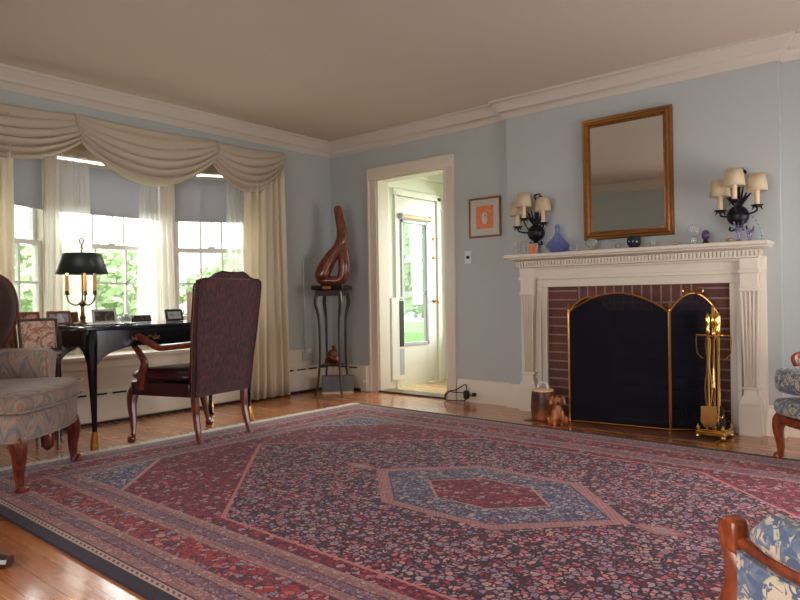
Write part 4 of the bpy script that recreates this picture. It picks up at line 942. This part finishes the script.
nh = MB()
for s_ in (-1, 1):
    for i in range(46):
        z = .32+i*.0155; y = s_*(.237+(.03*min(1, (z-.3)/.4))); nh.ball(backpt(y+s_*.003, z, .006), .0048, 6)
nh.build('nailhead_trim', 'brass', bk)['kind'] = 'stuff'
for s_ in (-1, 1):
    MB().tube(smoothpts([backpt(s_*.215, .34, .0), (.225, s_*.21, .2), (.245, s_*.213, .09), (.275, s_*.218, .0)], 5), [.026]*5+[.022]*5+[.019]*6, 8).build('leg', 'mahogany', CH)
    cabriole(MB(), (-.265, s_*.27), (-.235, s_*.325), (-.6, s_*.35), .335, .034, .016, .03, footr=.028).build('leg', 'mahogany', CH)
    arm = MB().tube(smoothpts([backpt(s_*.25, .63, -.01), (.10, s_*.285, .615), (0, s_*.30, .61), (-.1, s_*.305, .645), (-.19, s_*.305, .675), (-.235, s_*.30, .655), (-.235, s_*.30, .62), (-.19, s_*.298, .575), (-.14, s_*.296, .51), (-.15, s_*.30, .44), (-.17, s_*.30, .34)], 5),
        smoothr([.02, .02, .022, .022, .024, .02, .017, .018, .022, .028, .034], 5), 8, asp=1.15).build('arm', 'mahogany', CH)

# ================================================================ flame-stitch armchair (local: faces +x, root rotated)
FC = thing('wing_armchair', 'flame-stitch upholstered armchair with cabriole legs at the left edge', 'armchair', (.995, -3.545, 0), math.radians(44))
def fring(z, k, x1=.40, bow=.06):
    P_ = []
    for i in range(13): t = -1+2*i/12; P_.append(Vector(((x1+bow*(1-t*t))*k-.0, t*.345*k, z)))
    for i in range(5): t = i/4; P_.append(Vector((lerp(x1-.05, -.30, t)*k, lerp(.35, .30, t)*k, z)))
    for i in range(5): t = i/4; P_.append(Vector((lerp(-.30, x1-.05, t)*k, -lerp(.30, .35, t)*k, z)))
    return P_
MB().loft([fring(.245, .985), fring(.27, 1.0), fring(.36, 1.0), fring(.375, .97)]).build('seat_base', 'flame_stitch', FC, bevel=.01)
cu = MB().loft([fring(.37, .94, .43, .05), fring(.385, .985, .43, .05), fring(.43, 1.01, .43, .05), fring(.465, .985, .43, .05), fring(.482, .9, .43, .05), fring(.49, .6, .43, .05), fring(.492, .1, .43, .05)]).build('seat_cushion', 'flame_stitch', FC, sub=1)
for z, k in ((.388, 1.0), (.463, 1.0)): MB().tube([p for p in fring(z, k, .43, .05)], .0055, 6, closed=True).build('piping', 'flame_stitch', cu)
MB().tube([p for p in fring(.25, 1.0)], .005, 6, closed=True).build('welt', 'flame_stitch', FC)
for s_ in (-1, 1):
    a = MB()
    # scrolled arm: slab with rolled top, set back from the front of the seat
    a.loft([[Vector((x, s_*(.33+dy_), z)) for dy_, z in ((-.045, .36), (.035, .36), (.045, .5), (.06, .56), (.065, .6), (.045, .635), (.0, .645), (-.045, .63), (-.06, .59), (-.05, .5))] for x in (-.32, -.15, .0, .15, .26)])
    a.build('arm', 'flame_stitch', FC, bevel=.012)
    MB().prism([(-.05, .38), (.03, .38), (.04, .5), (.055, .56), (.058, .6), (.04, .625), (0, .635), (-.04, .62), (-.052, .585), (-.045, .5)], (.26, s_*.33, 0), (0, s_, 0), (0, 0, 1), (.012, 0, 0)).build('arm_front', 'flame_stitch', FC, bevel=.006)
    cabriole(MB(), (.37, s_*.285), (.405, s_*.305), (.7, s_*.5), .27, .042, .02, .026, footr=.034).build('leg', 'mahogany', FC)
    MB().tube([(-.27, s_*.25, .26), (-.31, s_*.255, .0)], [.028, .02], 8).build('leg', 'mahogany', FC)
MB().lathe([(.02, 0), (.03, .01), (.034, .04), (.03, .08), (.01, .1)], M=Matrix.Translation((.39, 0, .24)) @ Matrix.Rotation(PI, 4, 'X')).build('skirt_carving', 'mahogany', FC)
# oval upholstered back with rounded top, raked backwards
def ob_ring(off, k):
    P_ = []
    for i in range(28):
        a = 2*PI*i/28; y = .30*k*math.copysign(abs(math.cos(a))**.7, math.cos(a)); zc = .74; z = zc+.33*k*math.copysign(abs(math.sin(a))**.8, math.sin(a))
        P_.append(Vector((-.28+off-.12*(z-.4)/.6, y, z)))
    return P_
MB().loft([ob_ring(-.05, .9), ob_ring(-.045, .97), ob_ring(-.0, 1.0), ob_ring(.06, .97), ob_ring(.075, .8), ob_ring(.08, .3)]).build('backrest', 'flame_stitch', FC)
MB().box(-.36, -.24, -.29, .29, .30, .52).build('back_base', 'flame_stitch', FC, bevel=.02)

for s_ in (-1, 1):
    wing = [(-.36, .50), (-.07, .60), (.01, .68), (.065, .78), (.08, .88), (.06, .98), (.0, 1.05), (-.14, 1.09), (-.40, 1.09)]
    wp = [(p.x, p.y) for p in smoothpts([(a_, c_, 0) for a_, c_ in wing], 3)]
    wg = MB().prism(wp, (0, s_*.30, 0), (1, 0, 0), (0, 0, 1), (0, s_*.045, 0)).build('wing', 'brown_velvet', FC, bevel=.012)
    MB().tube([Vector((a_, s_*.345, c_)) for a_, c_ in wp], .008, 6).build('wing_rim', 'mahogany', wg)

# ================================================================ pedestal with sculpture in the corner
PD_ = thing('pedestal_table', 'tall dark plant stand with four bowed legs in the corner', 'pedestal', (.344, -.33, 0), math.radians(27))
MB().box(-.153, .153, -.153, .153, .98, 1.025).build('top', 'black_lacquer', PD_, bevel=.004)
MB().box(-.125, .125, -.125, .125, .925, .98).build('apron', 'dark_wood', PD_, bevel=.006)
MB().box(-.04, .04, -.1555, -.153, .99, 1.015).build('name_plate', 'brass', PD_)
for sx in (-1, 1):
    for sy in (-1, 1):
        q = lambda r, z: (sx*r, sy*r, z)
        MB().tube(smoothpts([q(.112, .95), q(.122, .86), q(.10, .72), q(.095, .5), q(.1, .25), q(.12, .05), q(.128, 0)], 5), smoothr([.018, .019, .014, .012, .011, .010, .012], 5), 8).build('leg', 'dark_wood', PD_)
MB().box(-.1, .1, -.1, .1, .265, .28).build('shelf', 'dark_wood', PD_, bevel=.003)
SCP = thing('wood_sculpture', 'carved reddish wood sculpture with long neck and loop on the stand', 'sculpture', (.344, -.33, 1.025), math.radians(40))
MB().tube(smoothpts([(.0, 0, .045), (-.08, 0, .045), (-.09, 0, .09), (-.055, 0, .18), (-.0, 0, .27), (.06, 0, .34), (.10, 0, .43), (.10, 0, .53), (.08, 0, .64), (.066, 0, .73), (.062, 0, .755)], 6), smoothr([.042, .046, .072, .07, .062, .058, .055, .048, .042, .038, .02], 6), 14, asp=.9).tube(smoothpts([(-.08, 0, .05), (0.0, 0, .045), (.07, 0, .05), (.112, 0, .10), (.122, 0, .19), (.115, 0, .28), (.105, 0, .37), (.1, 0, .43)], 6), smoothr([.042, .046, .05, .056, .06, .056, .05, .042], 6), 14).build('body', 'sculpture_wood', SCP)
FG = thing('carved_figure', 'small reddish carved figure on the lower shelf of the stand', 'figurine', (.344, -.33, .28), math.radians(30))
MB().ball((0, 0, .05), .055, 12, (1.1, .8, .9)).ball((.0, -.03, .10), .04, 10).tube(smoothpts([(-.06, -.02, .02), (-.03, -.05, .07), (.03, -.05, .05), (.065, -.01, .02)], 4), .02, 8).tube(smoothpts([(0, 0, .1), (.015, 0, .14), (-.005, 0, .175)], 4), [.03]*4+[.02]*4+[.01], 8).build('body', 'sculpture_wood', FG)
BX = thing('grey_box', 'flat grey box standing among the pedestal legs in the corner', 'box', (.372, -.30, 0), math.radians(47.6))
MB().box(-.15, .15, -.03, .03, .0, .018).build('base', 'ivory', BX)
MB().box(-.15, .15, -.03, .03, .018, .17).build('body', 'charcoal_card', BX, bevel=.004)

# cord by the doorway
CD = thing('power_cord', 'tangled black power cord with adapter on the floor beside the doorway', 'cord', (1.68, -.06, 0))
MB().box(-.02, .02, -.02, .02, .03, .1).build('adapter', 'wire', CD, bevel=.008)
MB().tube(smoothpts([(.0, 0, .09), (.005, -.005, .15), (-.03, -.01, .14), (-.1, -.015, .1), (-.16, -.02, .085), (-.22, -.02, .02)], 6), .0045, 6).tube(smoothpts([(.0, 0, .08), (-.1, -.015, .08), (-.19, -.02, .075), (-.2, -.03, .012), (-.1, -.04, .012), (.0, -.02, .02), (.02, -.015, .06), (.06, -.01, .07), (.075, .02, .07)], 6), .0045, 6).tube(smoothpts([(.01, 0, .1), (.01, -.01, .0655), (-.005, -.02, .005)], 4), .005, 6).build('cable', 'wire', CD)
MB().box(.055, .085, -.0, .03, .055, .085).build('plug', 'wire', CD, bevel=.005)

# ================================================================ rug
RG = thing('oriental_rug', 'large red and navy oriental rug with a blue medallion', 'rug', (3.23, -2.18, 0), math.radians(-.6))
MB().box(-RX, RX, -RY, RY, 0.001, .012).build('pile', 'rug_pile', RG, smooth=False)
fg = MB()
for s_ in (-1, 1):
    random.seed(3+s_); fg.box(min(s_*RX, s_*(RX+.06)), max(s_*RX, s_*(RX+.06)), -RY, RY, .002, .010)
    yy = -RY
    while yy < RY:
        wv = random.uniform(.007, .012); x1 = RX+random.uniform(.09, .112); k = random.uniform(-.008, .008)
        fg.prism([(0, -wv/2), (x1-RX-.015, -wv/2+k), (x1-RX-.015, wv/2+k), (0, wv/2)], (s_*(RX+.015), yy, .002), (s_, 0, 0), (0, 1, 0), (0, 0, .004)); yy += .012
fg.build('fringe', 'fringe', RG, smooth=False)['kind'] = 'stuff'

# ================================================================ blue toile chairs
BC = thing('toile_armchair', 'blue and cream toile armchair with wooden frame right of the fireplace', 'armchair', (4.565, -.665, 0), math.radians(49.5))
# local: faces -x ; front-left corner of the picture at (-.33,-.31)
def bring(z, k, fx=-.33, hw=.31):
    P_ = []
    for i in range(11): t = -1+2*i/10; P_.append(Vector(((fx-.04*(1-t*t))*k, t*hw*k, z)))
    for i in range(4): t = i/3; P_.append(Vector((lerp(fx+.06, .28, t)*k, lerp(hw+.012, hw-.05, t)*k, z)))
    for i in range(4): t = i/3; P_.append(Vector((lerp(.28, fx+.06, t)*k, -lerp(hw-.05, hw+.012, t)*k, z)))
    return P_
def toile_chair(T, post_h=.62):
    MB().loft([bring(.20, .97), bring(.215, 1.0), bring(.245, 1.0)]).build('seat_frame', 'walnut', T, bevel=.005)
    MB().loft([bring(.245, 1.0), bring(.262, 1.025), bring(.32, 1.025), bring(.335, .99), bring(.34, .5)]).build('seat_deck', 'blue_toile', T, sub=1)
    MB().loft([bring(.362, .96), bring(.375, 1.01), bring(.47, 1.02), bring(.492, .98), bring(.512, .7), bring(.518, .3)]).build('seat_cushion', 'blue_toile', T, sub=1)
    MB().box(.2, .3, -.27, .27, .3, .5).build('back_base', 'blue_toile', T, bevel=.02)
    MB().loft([[Vector((.27+o_+.12*(z_-.5), .27*k*math.copysign(abs(math.cos(a))**.7, math.cos(a)), z_)) for a in [2*PI*i/26 for i in range(26)] for z_ in [.72+.27*k*math.copysign(abs(math.sin(a))**.8, math.sin(a))]] for o_, k in ((.04, .93), (.035, 1), (-.03, 1), (-.05, .8), (-.055, .3))]).build('backrest', 'blue_toile', T)
    MB().tube([Vector((.275+.12*(z_-.5), .285*math.copysign(abs(math.cos(a))**.7, math.cos(a)), z_)) for a in [2*PI*i/30 for i in range(30)] for z_ in [.72+.285*math.copysign(abs(math.sin(a))**.8, math.sin(a))]], .018, 8, closed=True).build('back_frame', 'walnut', T)
    for s_ in (-1, 1):
        cabriole(MB(), (-.30, s_*.275), (-.315, s_*.30), (-.6, s_*.5), .245, .032, .016, .03, footr=.024).build('leg', 'walnut', T)
        MB().tube([(.26, s_*.22, .24), (.31, s_*.225, 0)], [.024, .018], 8).build('leg', 'walnut', T)
        MB().tube(smoothpts([(.28, s_*.27, .60), (.1, s_*.32, .565), (-.1, s_*.335, .555), (-.17, s_*.335, .55), (-.18, s_*.33, .52), (-.14, s_*.325, .45), (-.10, s_*.32, .36), (-.12, s_*.315, .24)], 5), [.018]*36, 8).build('arm', 'walnut', T)
        MB().loft([[Vector((x, s_*(.325+.03*k*math.cos(a)), .585+.022*k*math.sin(a))) for a in [2*PI*i/12 for i in range(12)]] for x, k in ((.2, .5), (.17, .9), (.05, 1), (-.05, .9), (-.09, .4))]).build('arm_pad', 'blue_toile', T)
toile_chair(BC)

# near chair at the bottom right corner
NC = thing('bergere_chair', 'blue toile bergere chair with carved wooden arm at the bottom right corner', 'armchair', (4.612, -3.65, 0), math.atan2(.6, -.8)); NC.scale = (1, 1, .945)
# local: +x is forward (faces the far left of the room), -y is the side towards the viewer's right
NX = lambda x, y, z: Vector((x, y, z))
MB().tube(smoothpts([(.02, 0, .595), (.015, 0, .565), (0, 0, .53), (.002, 0, .49), (.022, 0, .44), (.06, .0, .385), (.085, 0, .32), (.075, 0, .24)], 6), smoothr([.012, .014, .016, .018, .022, .027, .03, .03], 6), 10, asp=1.1).build('arm_post', 'walnut', NC)
MB().prism([(-.013, -.03), (.014, -.03), (.018, .016), (.010, .026), (-.011, .020)], (0.0, -.014, .582), (1, 0, 0), (0, 0, 1), (0, .028, 0)).build('scroll', 'walnut', NC, bevel=.006)
railp = smoothpts([(-.003, 0, .572), (-.06, -.002, .562), (-.12, -.010, .555), (-.2, -.028, .552), (-.3, -.06, .56), (-.42, -.12, .60), (-.52, -.24, .66)], 6)
MB().tube(railp, .0095, 8).build('arm_rail', 'walnut', NC)
# upholstered roll above the rail, and the outside panel below it
pad = MB(); rr_ = []
for i, p in enumerate(railp[2:]):
    t = i/(len(railp)-3); r = .032*min(1, .35+t*6); rr_.append([p+Vector((0, -.012+.9*r*math.cos(a)*1.0, .006+r*.9+r*math.sin(a))) for a in [2*PI*k/14 for k in range(14)]])
pad.loft(rr_).build('arm_pad', 'blue_toile', NC)
op = MB(); rp = railp[1:]
op.loft([[p+Vector((0, .012, -.01)), p+Vector((0, -.03, -.01)), Vector((p.x, p.y-.03, .25)), Vector((p.x, p.y+.012, .25))] for p in rp]).build('arm_panel', 'blue_toile', NC, smooth=False)
MB().loft([[q+Vector((-.31, -.34, 0)) for q in [Vector((-p.x, p.y, p.z)) for p in bring(z, k, -.33, .33)]] for z, k in ((.18, .97), (.24, 1.0))]).build('seat_frame', 'walnut', NC, bevel=.005)
MB().loft([[q+Vector((-.31, -.34, 0)) for q in [Vector((-p.x, p.y, p.z)) for p in bring(z, k, -.33, .33)]] for z, k in ((.24, 1.0), (.28, 1.03), (.32, 1.0), (.33, .5))]).build('seat_deck', 'blue_toile', NC, sub=1)
MB().loft([[q+Vector((-.285, -.34, 0)) for q in [Vector((-p.x, p.y, p.z)) for p in bring(z, k, -.37, .32)]] for z, k in ((.335, .9), (.35, .99), (.41, 1.03), (.47, .99), (.49, .85), (.495, .4))]).build('seat_cushion', 'blue_toile', NC, sub=1)
for (x, y, o_) in ((.04, -.03, 1), (.04, -.63, -1), (-.5, -.08, 1), (-.5, -.6, -1)):
    cabriole(MB(), (x-.04, y), (x*1.05-.04, y), (.5 if x > 0 else -.3, o_*.4), .22, .03, .016, .02, footr=.024).build('leg', 'walnut', NC)
MB().loft([[Vector((-.50+o_-.1*(z_-.5), -.34+.30*k*math.copysign(abs(math.cos(a))**.7, math.cos(a)), z_)) for a in [2*PI*i/26 for i in range(26)] for z_ in [.56+.14*k*math.copysign(abs(math.sin(a))**.8, math.sin(a))]] for o_, k in ((-.04, .93), (-.035, 1), (.03, 1), (.05, .8), (.055, .3))]).build('backrest', 'blue_toile', NC)

# foot of a table at the lower left
TF = thing('tripod_table', 'dark tripod table showing one rounded foot at the lower left edge', 'table', (2.075, -4.135, 0), 0)
MB().lathe([(.03, .18), (.05, .2), (.055, .26), (.035, .32), (.028, .5), (.04, .6), (.03, .66), (.06, .7)], n=16).build('column', 'dark_wood', TF)
MB().lathe([(.25, .70), (.27, .705), (.275, .72), (.265, .725), (.001, .722)], n=36).build('top', 'dark_wood', TF)
for k in range(3):
    a = math.atan2(.30, .35)+2*PI*k/3; q = lambda r, z: (math.cos(a)*r, math.sin(a)*r, z)
    MB().tube(smoothpts([q(.02, .25), q(.12, .24), q(.24, .14), q(.34, .05), q(.40, .03), q(.44, .026)], 5), smoothr([.026, .026, .022, .02, .026, .02], 5), 10, asp=1.3).build('leg', 'dark_wood', TF)

# ================================================================ outside
struct(MB().box(-40, -.2, -30, 30, -.75, -.7).box(-.2, 12, 1.4, 30, -.75, -.7).build('ground', 'grass', smooth=False))
def bush(label, loc, r, hgt, n, seed, tree=False, cat='bush'):
    o = thing('leafy_tree' if tree else 'garden_bush', label, cat, loc)
    rnd = random.Random(seed); m_ = MB(); cz = hgt*.62 if tree else hgt*.5
    for i in range(n):
        while True:
            p = Vector((rnd.uniform(-1, 1), rnd.uniform(-1, 1), rnd.uniform(-1, 1)))
            if .45 < p.length < 1 and noise.noise(p*2.3+Vector((seed, 0, 0))) > -.15: break
        c = Vector((p.x*r, p.y*r, cz+p.z*(hgt-cz))); s_ = rnd.uniform(.09, .17)*(1.3 if tree else 1)
        q = Vector((rnd.gauss(0, 1), rnd.gauss(0, 1), rnd.gauss(0, 1))).normalized(); t1 = q.orthogonal().normalized()*s_; t2 = q.cross(t1).normalized()*s_*.6
        V = [m_.b.verts.new(c+a) for a in (-t1, t2, t1, -t2)]; m_.b.faces.new(V)
    m_.build('foliage', 'leaf', o, smooth=False)
    st_ = MB().tube([(0, 0, 0), (.05, 0, cz*.6), (0, 0, cz*1.2)], [.12 if tree else .05, .09 if tree else .04, .03], 8)
    for k in range(5):
        a = k*1.3; st_.tube([(0, 0, cz*.6), (math.cos(a)*r*.6, math.sin(a)*r*.6, cz*1.1)], [.05 if tree else .02, .01], 6)
    st_.build('trunk', 'bark', o)
bs = [(-7.5, -2.4), (-8.2, 1.0), (-7.6, 4.4), (-11, 7.2), (-8, -5.8)]
names = ['green garden bush outside the middle bay window', 'green garden bush outside behind the desk lamp', 'green garden bush outside the right bay window', 'green garden bush beyond the right bay window, further back', 'green garden bush outside the left bay window']
for i, (x, y) in enumerate(bs): bush(names[i], (x, y, -.7), 1.65, 2.45, 2200, i+1)
for i, (x, y, lb) in enumerate([(-16, -3, 'tall pale leafy tree beyond the bushes, left'), (-17, 4.5, 'tall pale leafy tree beyond the bushes, middle'), (-15, 12, 'tall pale leafy tree beyond the bushes, right')]): bush(lb, (x, y, -.7), 3.4, 3.7, 2400, 20+i, True, 'tree')
bush('green tree outside the white porch door', (-4.6, 7.6, -.7), 2.2, 4.6, 2600, 41, True, 'tree')
bush('green tree outside the far porch window', (0.5, 5.0, -.7), 1.6, 4.2, 1500, 33, True, 'tree')
struct(MB().box(-.70, -.62, -3.12, -2.98, -.7, 2.3).build('trim_9', 'shutter', bevel=.01))
